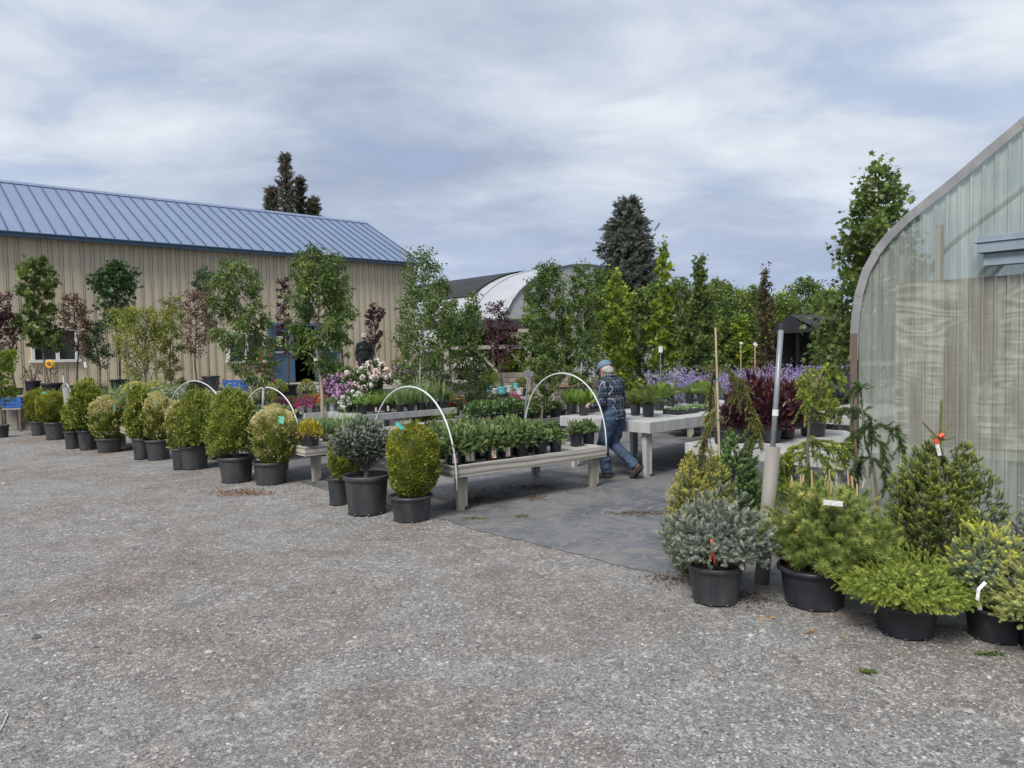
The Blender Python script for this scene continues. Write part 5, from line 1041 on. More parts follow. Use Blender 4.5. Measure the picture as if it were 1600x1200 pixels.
# ================================================================== SMALL PLANTS IN POTS
def proto(kind):
    g = np.random.default_rng(abs(hash(kind)) % 1 + sum(map(ord, kind))); r, h, pm = .085, .17, M_POTD; parts = []; fl = []; lm = L_PER; Z = np.array([0, 0, 1.0])
    def fan(n, r0, spread, up_):
        a = g.random(n) * 6.283; q = g.random(n) * spread + .05; P = np.stack([np.cos(a) * r0 * g.random(n), np.sin(a) * r0 * g.random(n), np.full(n, h * .9)], -1); return P, nrm(np.stack([np.cos(a) * q, np.sin(a) * q, np.full(n, up_)], -1))
    def ball(n, rx, rz, cz, tp, s, up_=.6, fill=.5, rnd=.6, t0=.3):
        d = usph(g, n); d[:, 2] = np.abs(d[:, 2]) * 1.2 - .2; k = fill + (1 - fill) * g.random(n) ** .5; P = np.stack([d[:, 0] * rx * k, d[:, 1] * rx * k, cz + d[:, 2] * rz * k], -1); return scat(tp, P, nrm(d + rnd * g.normal(size=(n, 3)) + [0, 0, up_]), s * g.uniform(.7, 1.3, n), t0 + .18 * g.normal(size=n) + .2 * d[:, 2], g)
    if kind == 'leafy': parts.append(ball(210, .15, .16, .17, BROAD, .09, .4, .2, .8)); parts.append(ball(90, .13, .2, .17, BROAD, .07, .8, .3, .7, .5))
    elif kind == 'bushy': lm = L_DKG; parts.append(ball(260, .14, .16, .2, LEAF, .06)); parts.append(ball(80, .15, .17, .2, LEAF, .05, .8, .8, .6, .7))
    elif kind == 'low': parts.append(ball(120, .11, .1, .17, BROAD, .08, .3, .3))
    elif kind == 'herb': lm = L_GREY; parts.append(ball(280, .14, .2, .17, LEAF, .05))
    elif kind == 'daylily': lm = L_DAY; P, D_ = fan(46, .05, .7, .9); parts.append(scat(BLADE, P, D_, .46 * g.uniform(.7, 1.2, 46), .3 + .2 * g.normal(size=46), g, 'up'))
    elif kind == 'iris': lm = L_IRIS; P, D_ = fan(30, .08, .35, 1); parts.append(scat(BLADE_UP, P, D_, .55 * g.uniform(.6, 1.15, 30), .35 + .2 * g.normal(size=30), g)); parts[-1] = parts[-1]
    elif kind == 'grass': lm = L_GREY; P, D_ = fan(150, .07, .5, 1); parts.append(scat(GRASS, P, D_, .5 * g.uniform(.6, 1.15, 150), .35 + .2 * g.normal(size=150), g))
    elif kind == 'fern': lm = L_FERN; P, D_ = fan(34, .03, .9, .8); parts.append(scat(FROND, P, D_, .36 * g.uniform(.7, 1.2, 34), .35 + .15 * g.normal(size=34), g, 'up'))
    elif kind == 'hosta': lm = L_DAY; P, D_ = fan(30, .03, 1.0, .7); parts.append(scat(BROAD, P, D_, .26 * g.uniform(.7, 1.2, 30), .35 + .2 * g.normal(size=30), g, 'up'))
    elif kind == 'heather': lm = L_HEATH; r, h = .12, .16; parts.append(ball(420, .2, .2, .14, SPRUCE_S, .06, .8, .6, .4))
    elif kind == 'heather_grey': lm = L_GREY; pm = M_WPOT; parts.append(ball(200, .11, .12, .16, SPRUCE_S, .05, .8, .5, .4))
    elif kind in ('magenta', 'salmon'): lm = L_GREY; pm = M_WPOT; parts.append(ball(170, .12, .12, .16, GRASS, .12, .8, .3)); fl = (F_MAG if kind == 'magenta' else F_SAL, ball(85, .14, .16, .17, PETALS, .05, 1.2, .85, .3))
    elif kind == 'magenta_big': lm = L_DKG; parts.append(ball(120, .12, .14, .2, LEAF, .07)); fl = (F_MAG, ball(110, .15, .2, .24, PETALS, .06, .5, .8, .4))
    elif kind == 'daisy': lm = L_GREY; r, h = .14, .26; parts.append(ball(420, .22, .36, .24, GRASS, .22, .9, .2, .5)); fl = (F_YEL, ball(90, .26, .42, .26, PETALS, .062, 1.5, .93, .25))
    elif kind == 'white_daisy': lm = L_GREY; r, h = .14, .26; pm = M_GPOT; parts.append(ball(420, .22, .36, .24, GRASS, .22, .9, .2, .5)); fl = (F_WHT, ball(110, .25, .42, .24, PETALS, .042, 1.2, .85, .3))
    elif kind == 'white_mound': lm = L_GREY; r, h = .12, .16; parts.append(ball(150, .2, .15, .14, LEAF, .05)); fl = (F_WHT, ball(190, .22, .2, .15, PETALS, .045, 1.0, .85, .3))
    elif kind == 'yellow_mound': lm = leafmat('yellow foliage', (.28, .26, .03), (.62, .52, .03), .5, .3, (.75, .65, .05)); r, h = .13, .14; pm = M_POTD; parts.append(ball(420, .15, .19, .13, LEAF, .045)); fl = (leafmat('peach foliage', (.30, .2, .09), (.5, .36, .2), .5, .3), ball(90, .19, .1, .12, LEAF, .045))
    elif kind == 'red': lm = L_DKG; parts.append(ball(110, .13, .15, .18, BROAD, .08)); fl = (F_RED, ball(26, .14, .18, .2, PETALS, .075, .8, .85, .3))
    elif kind == 'salmon_pot': lm = L_PER; parts.append(ball(110, .13, .15, .18, BROAD, .08)); fl = (F_SAL, ball(26, .14, .18, .2, PETALS, .075, .8, .85, .3))
    elif kind == 'catmint': lm = L_LAV; r, h = .13, .2; parts.append(ball(330, .27, .3, .18, LEAF, .05)); fl = (F_LAV, None)
    elif kind in ('rhodo_blush', 'rhodo_mauve', 'rhodo_white', 'rhodo_green'):
        lm = L_DKG; r, h = .2, .32; parts.append(ball(520, .42, .5, .38, BROAD, .13, .3, .35, .6)); nf = 38 if kind != 'rhodo_green' else 0
        if nf:
            d = usph(g, nf); d[:, 2] = np.abs(d[:, 2]); c_ = np.stack([d[:, 0] * .43, d[:, 1] * .43, .42 + d[:, 2] * .52], -1); P = (c_[:, None] + usph(g, nf * 16).reshape(nf, 16, 3) * .078).reshape(-1, 3); nn = nrm(P - np.repeat(c_, 16, 0))
            fl = ({'rhodo_blush': F_BLUSH, 'rhodo_mauve': F_MAUVE, 'rhodo_white': F_WHT}[kind], scat(PETALS, P, nn, .078, g.random(len(P)), g))
    elif kind == 'burgundy': lm = L_BURG; r, h = .15, .24; parts.append(ball(620, .25, .56, .26, BROAD, .10, .9, .15, .7)); parts.append(ball(130, .18, .78, .26, BROAD, .085, 1.2, .5, .4, .6))
    elif kind == 'green_shrub': lm = L_YG; r, h = .15, .24; parts.append(ball(900, .27, .5, .24, LEAF, .055, .5, .3))
    elif kind == 'dark_shrub': lm = L_BOXG; r, h = .18, .26; parts.append(ball(1100, .34, .42, .24, LEAF, .05, .5, .5))
    elif kind == 'twiggy': lm = L_BRONZE; r, h = .17, .26; parts.append(ball(160, .26, .34, .26, LEAF, .04, .5, .4))
    elif kind == 'tray': lm = L_GREY
    o = thing('potted_plant', None, 'potted plant')
    if kind == 'tray':
        m = MB(); m.box((0, 0, .01), (.5, .26, .02)); 
        for sx in (-.25, .25): m.box((sx, 0, .04), (.012, .26, .06))
        for sy in (-.13, .13): m.box((0, sy, .04), (.5, .012, .06))
        m.build('tray', M_POTD, o); P = np.stack([g.uniform(-.23, .23, 300), g.uniform(-.11, .11, 300), np.full(300, .05)], -1); parts = [scat(LEAF, P, nrm(g.normal(size=(300, 3)) + [0, 0, 1.0]), .06, .5 + .2 * g.normal(size=300), g)]
    else: pot(r, h, pm, o, n=16, detail=False)
    if kind == 'catmint':
        n = 62; a = g.random(n) * 6.283; q = np.sqrt(g.random(n)) * .3; st = np.stack([np.cos(a) * q, np.sin(a) * q, .26 + .2 * g.random(n) * (1.1 - q * 2)], -1); P = []; 
        for k in range(9): P.append(st + np.stack([np.cos(a) * .012 * k, np.sin(a) * .012 * k, np.full(n, .03 * k)], -1) + g.normal(size=(n, 3)) * .012)
        P = np.concatenate(P); fl = (F_LAV, scat(PETALS, P, nrm(g.normal(size=P.shape)), .034, g.random(len(P)), g))
    tri_mesh('foliage', parts, lm, o)
    if fl and fl[1] is not None: tag(tri_mesh('flowers', [fl[1]], fl[0], o), kind='stuff')
    if kind in ('burgundy', 'green_shrub', 'twiggy', 'rhodo_blush', 'dark_shrub'):
        m = MB()
        for k in range(7): a = k * .9; m.tube([(0, 0, h * .8), (.1 * math.cos(a), .1 * math.sin(a), .4), (.2 * math.cos(a), .2 * math.sin(a), .62)], [.012, .008, .004], 5)
        m.build('stem', M_BARKD, o)
    return o
PROTO = {}
def plant(kind, P, label, sc_=1.0, group=None, hsc=1.0, name=None, cat=None):
    if kind not in PROTO: PROTO[kind] = [proto(kind), False]
    src = PROTO[kind]
    if not src[1]: o = src[0]; src[1] = True
    else: o = copy_tree(src[0])
    for k in ('group',):
        if k in o: del o[k]
    o.name = name or NM.get(kind, 'potted_plant'); o.location = tuple(float(v) for v in P); o.rotation_euler.z = RG.random() * 6.28 if kind != 'tray' else YAW; o.scale = (sc_, sc_, sc_ * hsc)
    tag(o, label, cat or CT.get(kind, 'potted plant'), group); return o
NM = dict(daylily='potted_daylily', iris='potted_iris', fern='potted_fern', hosta='potted_hosta', heather='potted_heather', heather_grey='potted_heather', magenta='potted_dianthus', salmon='potted_dianthus', daisy='potted_daisy', white_daisy='potted_daisy', catmint='potted_catmint', rhodo_blush='potted_rhododendron', rhodo_mauve='potted_rhododendron', rhodo_white='potted_rhododendron', rhodo_green='potted_rhododendron', burgundy='potted_burgundy_shrub', tray='plant_tray')
CT = dict(tray='plant tray', fern='fern', daylily='daylily', iris='iris')
ORD = ['first', 'second', 'third', 'fourth', 'fifth', 'sixth', 'seventh', 'eighth', 'ninth', 'tenth', 'eleventh', 'twelfth', 'thirteenth', 'fourteenth', 'fifteenth', 'sixteenth']
def row(kind, at, us, v, desc, where, group, sc_=1.0, jit=.02, tagc=None, hs=None):
    for i, u in enumerate(us):
        P = at(u + RG.uniform(-jit, jit), v + RG.uniform(-jit, jit)) - [0, 0, .018]
        k = kind if isinstance(kind, str) else kind[i % len(kind)]
        lab = '%s, %s from the left in the %s' % (desc, ORD[i], where)
        for a_, b_ in ((' in a black pot', ''), (' from the left in the ', ' from left in '), (' in a square black pot', ''), (' in a white pot', ''), (' in a tall black pot', ''), (' in a small pot', ''), (' in a pale pot', ''), (' the ', ' ')):
            if len(lab.split()) > 16: lab = lab.replace(a_, b_)
        o = plant(k, P, lab, sc_ * RG.uniform(.9, 1.1), group, 1 if hs is None else hs)
        if tagc and i in tagc:
            yaw = -o.rotation_euler.z; c_, s_ = math.cos(yaw), math.sin(yaw); p = np.array([.02, -.098, .09]); tagcard(o, (p[0] * c_ - p[1] * s_, p[0] * s_ + p[1] * c_, p[2]), .05, .11, M_LABEL, .0, yaw=yaw)
M_LABEL = mat('printed plant label', (.72, .70, .62), (.55, .16, .05), .5, 30, bump=0, lo=.5, hi=.6, detail=2)
G1 = 'leafy perennials in black pots on the near bench'
def xu(at, v, px):      # bench coordinate u whose picture column is px
    lo, hi = -1., 6.
    for _ in range(30):
        m = (lo + hi) / 2
        if proj(at(m, v))[0] < px: lo = m
        else: hi = m
    return lo
xs = lambda at, v, pxs: [xu(at, v, p) for p in pxs]
row('leafy', at1, xs(at1, .16, (711, 732, 768, 790, 814)), .16, 'broad leaved perennial in a black pot', 'front row of the near bench', G1, 1.12, tagc=(0, 1, 2, 3))
row('low', at1, xs(at1, .16, (842, 869)), .16, 'low bright perennial in a black pot', 'front row at the right end of the near bench', G1, 1.05)
row('low', at1, xs(at1, .4, (898, 922)), .4, 'small sprouting perennial in a tall black pot', 'far right corner of the near bench', G1, 1.1)
row('leafy', at1, xs(at1, .42, (706, 728, 752, 776, 799, 826)), .42, 'broad leaved perennial in a black pot', 'second row of the near bench', G1, 1.15)
row('leafy', at1, xs(at1, .72, (692, 716, 741, 765, 790)), .72, 'broad leaved perennial in a black pot', 'third row of the near bench', G1, 1.1)
row('low', at1, xs(at1, .72, (815, 838, 862)), .72, 'low bright perennial in a black pot', 'third row at the right of the near bench', G1, 1.1)
row('leafy', at1, xs(at1, 1.05, (676, 702, 727, 752, 776, 800)), 1.05, 'broad leaved perennial in a black pot', 'back row of the near bench', G1, 1.1)
G4 = 'rows of leafy pots on the low pale bench'
row('bushy', at4, xs(at4, .15, (744, 762, 782, 800)), .15, 'dense leafy clump in a square black pot', 'front row of the low pale bench', G4, 1.15, tagc=(1, 2))
row('low', at4, xs(at4, .15, (818, 834, 850, 866)), .15, 'short new growth in a black pot', 'front row right half of the low pale bench', G4, 1.0)
row('bushy', at4, xs(at4, .5, (736, 754, 772, 790)), .5, 'dense leafy clump in a square black pot', 'second row of the low pale bench', G4, 1.1)
row('low', at4, xs(at4, .5, (808, 824, 842, 858, 872)), .5, 'short new growth in a black pot', 'second row right half of the low pale bench', G4, 1.0)
row('low', at4, xs(at4, .95, (790, 812, 834, 856)), .95, 'short new growth in a black pot', 'back row of the low pale bench', G4, 1.1)
for px, py, lab, k, s_ in [(893, 646, 'spiky leaved hosta in a grey pot at the left end of the tall table', 'hosta', 1.0), (912, 648, 'spiky leaved hosta in a black pot by the left hoop foot', 'hosta', 1.0), (993, 648, 'yellow green fern just right of the man on the tall table', 'fern', 1.0), (1013, 650, 'large bright fern at the near corner of the tall table', 'fern', 1.15),
                           (1030, 640, 'bright spreading fern behind the corner fern on the tall table', 'hosta', 1.15), (1048, 634, 'small fern in the back row of the tall table', 'fern', .9), (1064, 645, 'tray of silvery seedlings near the corner of the tall table', 'tray', 1.1), (1088, 641, 'tray of silvery seedlings further right on the tall table', 'tray', 1.0),
                           (1098, 633, 'broad green hosta toward the right of the tall table', 'hosta', 1.1), (1078, 630, 'green fern behind the seedling trays', 'fern', .95), (930, 638, 'yellowing plant the man is handling', 'iris', .6), (1116, 636, 'fern cut off by the bamboo cane at the right of the tall table', 'fern', 1.0)]:
    plant(k, gp(px, py, .81) - [0, 0, .008], lab, s_, 'ferns and hostas on the tall table')
GB_ = 'burgundy shrubs on the white edged bench'
for px, py, s_, lab in [(1150, 690, .75, 'low burgundy shrub at the left end of the white edged bench'), (1178, 682, .95, 'tall burgundy shrub left of the conduit pipe'), (1205, 690, .85, 'burgundy shrub directly behind the conduit pipe'), (1228, 684, .8, 'burgundy shrub right of the conduit pipe')]:
    plant('burgundy', gp(px, py, .7), lab, s_, GB_)
plant('green_shrub', gp(1270, 680, .7), 'bright green bushy shrub right of the burgundy shrubs', 1.15); plant('twiggy', gp(1128, 692, .7), 'small twiggy plant with few bronze leaves on the white edged bench', .6)
plant('green_shrub', gp(1252, 668, .7), 'second bright green shrub tucked behind the burgundy shrubs', .95); tc_ = gp(1300, 655, .75); plant('daylily', tc_, 'spiky green plant at the far white bench corner', .7)
# left benches
G0 = 'plants on the grey benches behind the clipped row'
plant('yellow_mound', gp(484, 696, .55), 'bright yellow leaved plant in a black pot on the grey bench corner', 1.15)
row('iris', at0, xs(at0, .5, (492, 510, 530, 548, 566)), .5, 'grassy upright iris in a small pot', 'grey bench behind the dwarf fir', G0, .75, hs=.8)
row('herb', at0, xs(at0, .95, (470, 488, 506, 526, 545, 563)), .95, 'dark leafy herb in a black pot', 'middle row behind the yellow leaved plant', G0, .75)
row('grass', at0, xs(at0, 1.3, (455, 478, 500, 522, 545)), 1.3, 'fine grassy tuft in a small pot', 'back row behind the yellow leaved plant', G0, .7, hs=.5)
row('iris', at3, xs(at3, .1, (625, 642, 658, 674, 690)), .1, 'tall iris with yellowing blades', 'bench end behind the golden barrel boxwood', 'irises at the bench end', 1.05)
row('daylily', at3, xs(at3, .4, (570, 588, 606, 624, 642, 660, 678)), .4, 'arching daylily in a black pot', 'front row of the daylily bench', 'daylilies', 1.0, tagc=(1, 2, 3))
row('daylily', at3, xs(at3, .9, (560, 580, 600, 620, 640, 660)), .9, 'arching daylily in a black pot', 'middle row of the daylily bench', 'daylilies', 1.0)
row('leafy', at3, xs(at3, 1.3, (548, 568, 590, 612, 636)), 1.3, 'light green leafy plant', 'back row of the daylily bench', 'daylilies', 1.0)
G3 = 'flowering pots on the pale flower bench'
row('magenta', at3b, xs(at3b, .15, (470, 484)), .15, 'magenta dianthus in a white pot', 'front row of the flower bench', G3, 1.1)
row('heather_grey', at3b, xs(at3b, .15, (506, 518, 531, 543)), .15, 'grey green mound in a white pot', 'front row right half of the flower bench', G3, 1.1)
row('magenta', at3b, xs(at3b, .5, (438, 452, 467, 481)), .5, 'magenta dianthus in a white pot', 'second row of the flower bench', G3, 1.15)
row('salmon', at3b, xs(at3b, .5, (494, 507)), .5, 'salmon pink dianthus', 'second row of the flower bench beside the peach trunk', G3, 1.15)
row('salmon', at3b, xs(at3b, .8, (478, 492)), .8, 'salmon pink dianthus', 'third row of the flower bench', G3, 1.15)
row('heather_grey', at3b, xs(at3b, .5, (522, 535)), .5, 'grey green mound in a white pot', 'second row of the flower bench', G3, 1.15)
row('heather', at3b, xs(at3b, 1.15, (455, 474, 494, 512, 532)), 1.15, 'lime green heather mound', 'back row of the flower bench', G3, 1.05)
row(['herb', 'bushy'], atm1, xs(atm1, .3, (352, 372, 392, 412, 432)), .3, 'dark herb in a black pot', 'front row behind the loose green globe shrub', G0, 1.1)
row(['herb', 'leafy'], atm1, xs(atm1, .75, (330, 352, 374, 396, 418, 440)), .75, 'leafy green herb in a black pot', 'middle row behind the loose green globe shrub', G0, 1.1)
row('bushy', atm1, xs(atm1, 1.2, (320, 345, 370, 395, 420)), 1.2, 'dense green clump in a black pot', 'back row behind the loose green globe shrub', G0, 1.1)
row('daisy', atm2, xs(atm2, .7, (212, 228, 244)), .7, 'tall yellow daisy clump', 'daisy bench', 'yellow and white daisies', 1.2)
row('white_daisy', atm2, xs(atm2, .35, (252, 270, 287)), .35, 'tall white daisy clump', 'daisy bench beside the yellow daisies', 'yellow and white daisies', 1.1)
row('grass', atm2, xs(atm2, .4, (200, 218, 236)), .4, 'blue green grassy clump in a pale pot', 'daisy bench before the yellow daisies', G0, 1.25)
row('grass', atm2, xs(atm2, 1.15, (172, 190, 210)), 1.15, 'blue green grassy clump', 'back row behind the yellow daisies', G0, 1.25)
row('white_daisy', atm2, xs(atm2, 1.2, (228, 248, 270)), 1.2, 'white daisy clump', 'back row behind the daisies', G0, 1.05)
row('bushy', atm2, xs(atm2, .05, (208, 224)), .05, 'pinkish small plant', 'very front of the daisy bench', G0, .8)
# terrace edge: rhododendrons and shrubs
GR = 'rhododendrons at the foot of the terrace'
for k, px, D, z, s_, lab in [('rhodo_blush', 588, 19.5, .75, 0.98, 'large blush pink rhododendron before the standing man'), ('rhodo_blush', 560, 18.6, .55, 0.98, 'blush and white rhododendron left of the largest blush one'), ('rhodo_mauve', 528, 18.4, .5, 0.92, 'mauve pink rhododendron nearest the blue doors'),
                            ('rhodo_mauve', 545, 17.8, .4, 0.80, 'low mauve rhododendron in front of the white tagged ones'), ('rhodo_white', 552, 17.2, .3, 0.71, 'white flowered rhododendron low at the front'), ('rhodo_green', 520, 20.0, .76, 0.98, 'rhododendron without flowers beside the right blue door'), ('rhodo_green', 545, 20.5, .76, 0.80, 'dark rhododendron without flowers behind the mauve ones'),
                            ('rhodo_mauve', 633, 24, .76, 0.86, 'mauve rhododendron on the terrace right of the bare tan wall'), ('rhodo_mauve', 690, 24, .55, 0.69, 'mauve rhododendron half hidden by the birch trunks'), ('dark_shrub', 630, 24.8, .95, 1.2, 'glossy dark shrub behind the terrace rhododendron'), ('twiggy', 600, 18, .3, .9, 'small orange tinted shrub at the terrace step')]:
    plant(k, at_depth(px, D, z), lab, s_, GR if 'rhodo' in k else None)
# fill along the terrace and wall foot
for k, px, D, z, s_, lab in [('dark_shrub', 322, 18, .3, 1.15, 'dense dark mound shrub behind the pale hoop'), ('dark_shrub', 410, 18.6, .45, 1.2, 'rounded bright shrub left of the blue door'), ('dark_shrub', 436, 20.5, .7, .75, 'small tagged shrub in a black pot beside the blue door'), ('dark_shrub', 480, 20.5, .65, .8, 'round green shrub in front of the dark doorway'),
                            ('dark_shrub', 152, 19, .35, 1.1, 'bushy shrub behind the cone shrub'), ('dark_shrub', 118, 19.3, .6, .8, 'yellow green shrub behind the sunflower stake'), ('twiggy', 52, 20.3, .98, 1.15, 'twiggy dried plant in a black pot on top of the block wall'), ('twiggy', 345, 20, .76, .8, 'thin brown shrub at the foot of the wall'),
                            ('dark_shrub', 200, 19.5, .5, 1.0, 'low green shrub behind the yellow daisies'), ('twiggy', 160, 20.4, .76, .8, 'brownish low shrub near the wall behind the cone shrub'), ('dark_shrub', 262, 19.5, .5, 1.0, 'green shrub under the airy Japanese maple'), ('dark_shrub', 300, 20, .6, .8, 'green shrub under the copper red crabapple'),
                            ('heather', 466, 17.4, .42, 1.25, 'lime heather mound left of the peach trunk'), ('heather', 488, 17.6, .42, 1.35, 'lime heather mound behind the peach trunk'), ('heather', 440, 17.4, .42, 1.2, 'lime heather mound below the small tagged shrub'), ('twiggy', 462, 16.8, .42, .6, 'small blush shrub among the heathers'),
                            ('dark_shrub', 372, 17.4, .35, .9, 'green shrub under the big left peach tree'), ('dark_shrub', 235, 17.0, .3, .9, 'green shrub at the right of the daisy bench'), ('dark_shrub', 90, 18.9, .5, .6, 'small shrub right of the block wall')]:
    plant(k, at_depth(px, D, z), lab, s_)
# middle distance: patio flower display
for k, px, D, z, s_, lab in [('red', 705, 20, .0, 1.3, 'red flowered plant low on the patio beside the birches'), ('salmon_pot', 713, 20.3, .1, 1.2, 'salmon flowered plant next to the red one'), ('white_mound', 722, 28.5, 1.0, 2.0, 'left white flowering mound on the brown stone wall'), ('white_mound', 738, 28.5, 1.0, 1.9, 'right white flowering mound on the brown stone wall'), ('white_mound', 752, 28.7, 1.0, 1.2, 'small white flowering mound at the end of the stone wall'),
                            ('salmon_pot', 720, 22, .1, 1.2, 'pale flowered plant in a black pot on the stone kerb'), ('dark_shrub', 700, 22.5, .1, .9, 'round green shrub behind the red flowers'), ('bushy', 734, 22.5, .0, 1.6, 'green clump left of the black bin'), ('magenta_big', 804, 15.2, .5, 1.1, 'magenta flowered shrub behind the low pale bench'), ('dark_shrub', 770, 27.5, .3, 1.1, 'yellow green shrub before the pergola'), ('dark_shrub', 787, 29.5, 1.0, .7, 'round dark shrub on the stone wall'),
                            ('dark_shrub', 762, 28, .4, 1.1, 'green bush in the centre of the stone wall'), ('herb', 752, 24, .2, 1.5, 'feathery green plant behind the black bin'), ('herb', 775, 26, .1, 1.5, 'grey green plant above the teal pots'), ('white_daisy', 780, 26, .2, .9, 'white spiked plant beside the teal pots'), ('dark_shrub', 815, 27, .2, 1.0, 'grey green shrub left of the pergola post'),
                            ('dark_shrub', 905, 20.6, .4, 1.2, 'low bush left of the birch on the planter'), ('green_shrub', 968, 20, .6, 1.0, 'light green bush behind the cinder block'), ('dark_shrub', 1060, 16.5, .1, 1.0, 'low green bush behind the tall table'), ('green_shrub', 1010, 17, .3, .9, 'yellowish bush behind the ferns'), ('dark_shrub', 672, 17.5, .1, .9, 'green bush between the birch trunks'), ('daylily', 700, 15.8, .2, 1.0, 'daylily past the right end of the daylily bench'), ('dark_shrub', 1150, 15, .2, .9, 'green bush left of the burgundy shrubs')]:
    plant(k, at_depth(px, D, z), lab, s_)
# lavender-blue catmint rows
GL = 'purple flowering catmint in black pots in rows beyond the benches'
for (D, x0, x1, n) in ((16.5, 1050, 1330, 15), (15.4, 1058, 1332, 14), (18.0, 1045, 1330, 15)):
    for i in range(n):
        px = x0 + (x1 - x0) * (i + RG.uniform(-.25, .25)) / (n - 1)
        plant('catmint', at_depth(px, D + RG.uniform(-.3, .3), .42), 'purple flowering catmint in the long display row beyond the benches', 1.25 * RG.uniform(.78, 1.2), GL, hsc=RG.uniform(.85, 1.2))
for D in (15.4, 16.5, 18.0):
    a = at_depth(1045, D, 0); b = at_depth(1335, D, 0); L_ = b - a; bo, _ = bench('plant_table', ['nearest', 'middle', 'farthest'][(15.4, 16.5, 18.0).index(D)] + ' low table under the purple catmint', a - [0, .3, 0], float(np.linalg.norm(L_)), .7, .42, nrm(L_), np.cross(ZX, nrm(L_)), m=M_WOOD, slat=False, group='tables under the catmint')
# ================================================================== PEOPLE
def remeshed(name, mb, m, parent, voxel=.012, smooth=2):
    o = mb.build(name, m, parent); r = o.modifiers.new('r', 'REMESH'); r.mode = 'VOXEL'; r.voxel_size = voxel; r.use_smooth_shade = True
    s_ = o.modifiers.new('s', 'SMOOTH'); s_.iterations = smooth; s_.factor = .5
    bpy.context.view_layer.update(); dg = bpy.context.evaluated_depsgraph_get(); me = bpy.data.meshes.new_from_object(o.evaluated_get(dg)); o.modifiers.clear(); o.data = me
    if name in ('shirt', 'trousers'):      # creases in the cloth
        n = len(me.vertices); co = np.empty(n * 3, np.float32); no = np.empty(n * 3, np.float32); me.vertices.foreach_get('co', co); me.vertices.foreach_get('normal', no); co = co.reshape(-1, 3); no = no.reshape(-1, 3)
        x, y, z = co.T; k = .010 if name == 'trousers' else .007; f = np.sin(z * 62 + 5 * np.sin(x * 17 + y * 9) + 3 * np.sin(y * 21)) * (.45 + .55 * np.sin(z * 9 + x * 11)) + .6 * np.sin(x * 31 + z * 14 + 2 * np.sin(z * 23))
        co = co + no * (k * .6 * f)[:, None]; me.vertices.foreach_set('co', co.ravel().astype(np.float32)); me.update()
    me.shade_smooth(); return o
def limb(mb, pts, rad):
    mb.tube(pts, rad, 12)
    for p, r in zip(pts, rad): mb.ell(p, (r, r, r), 12, 8)
def sq(mb, c, r, rot=None): mb.ell(c, r, 16, 12, rot=rot)
def rotx(a): c, s_ = math.cos(a), math.sin(a); return np.array([[1, 0, 0], [0, c, -s_], [0, s_, c]])
M_SKIN = mat('skin', (.50, .29, .21), (.43, .24, .17), .55, 12, bump=.05)
M_HAIR = mat('white hair', (.46, .44, .41), (.34, .325, .30), .8, 60, (1, 1, .3), bump=.5)
M_DENIM = mat('blue denim', (.022, .045, .09), (.055, .09, .15), .85, 7, bump=.9, bscale=16)
M_CAPB = mat('faded denim cap', (.10, .16, .24), (.17, .235, .31), .9, 18, bump=.2)
M_SHOE = mat('brown leather shoe', (.04, .027, .02), (.075, .05, .035), .6, 20, bump=.2)
M_SOLE = mat('dark rubber sole', (.03, .025, .02), None, .8, 10)
M_EYE = mat('eye', (.02, .015, .012), None, .2, 10, bump=0)
def plaid():
    m, t, b, o = newmat('navy plaid flannel'); c = t.nodes.new('ShaderNodeTexCoord'); sp = t.nodes.new('ShaderNodeSeparateXYZ'); w_ = _noise(t, c.outputs['Object'], 4, 2)
    wv = t.nodes.new('ShaderNodeVectorMath'); wv.operation = 'MULTIPLY_ADD'; t.links.new(w_, wv.inputs[0]); wv.inputs[1].default_value = (.03, .03, .03); t.links.new(c.outputs['Object'], wv.inputs[2]); t.links.new(wv.outputs[0], sp.inputs[0])
    def line(src, k, off, width):
        a = t.nodes.new('ShaderNodeMath'); a.operation = 'MULTIPLY_ADD'; t.links.new(src, a.inputs[0]); a.inputs[1].default_value = k; a.inputs[2].default_value = off
        f = t.nodes.new('ShaderNodeMath'); f.operation = 'FRACT'; t.links.new(a.outputs[0], f.inputs[0]); l = t.nodes.new('ShaderNodeMath'); l.operation = 'LESS_THAN'; t.links.new(f.outputs[0], l.inputs[0]); l.inputs[1].default_value = width; return l.outputs[0]
    def mx(f, a, b_, k=1.0):
        q = t.nodes.new('ShaderNodeMath'); q.operation = 'MULTIPLY'; t.links.new(f, q.inputs[0]); q.inputs[1].default_value = k; return _mix(t, q.outputs[0], a, b_)
    ad = t.nodes.new('ShaderNodeMath'); ad.operation = 'ADD'; t.links.new(sp.outputs[0], ad.inputs[0]); mu = t.nodes.new('ShaderNodeMath'); mu.operation = 'MULTIPLY'; t.links.new(sp.outputs[1], mu.inputs[0]); mu.inputs[1].default_value = .6; t.links.new(mu.outputs[0], ad.inputs[1])
    col = mx(line(ad.outputs[0], 13, .3, .45), (.012, .019, .040), (.022, .040, .085)); col = mx(line(sp.outputs[2], 12, .1, .45), col, (.010, .014, .028), .7)
    col = mx(line(sp.outputs[2], 12, .0, .07), col, (.36, .38, .40), .55); col = mx(line(ad.outputs[0], 13, .0, .08), col, (.42, .42, .40), .6); col = mx(line(ad.outputs[0], 13, .55, .05), col, (.12, .17, .27), .6)
    t.links.new(col, b.inputs['Base Color']); b.inputs['Roughness'].default_value = .9; return m
M_PLAID = plaid()
M_GREENS = mat('dark green sweatshirt', (.018, .026, .026), (.03, .04, .038), .9, 9, bump=.3)
M_KHAKI = mat('tan cap', (.60, .53, .42), (.68, .62, .52), .85, 20, bump=.1)
M_TROU = mat('dark trousers', (.04, .045, .055), (.06, .065, .075), .9, 9, bump=.2)
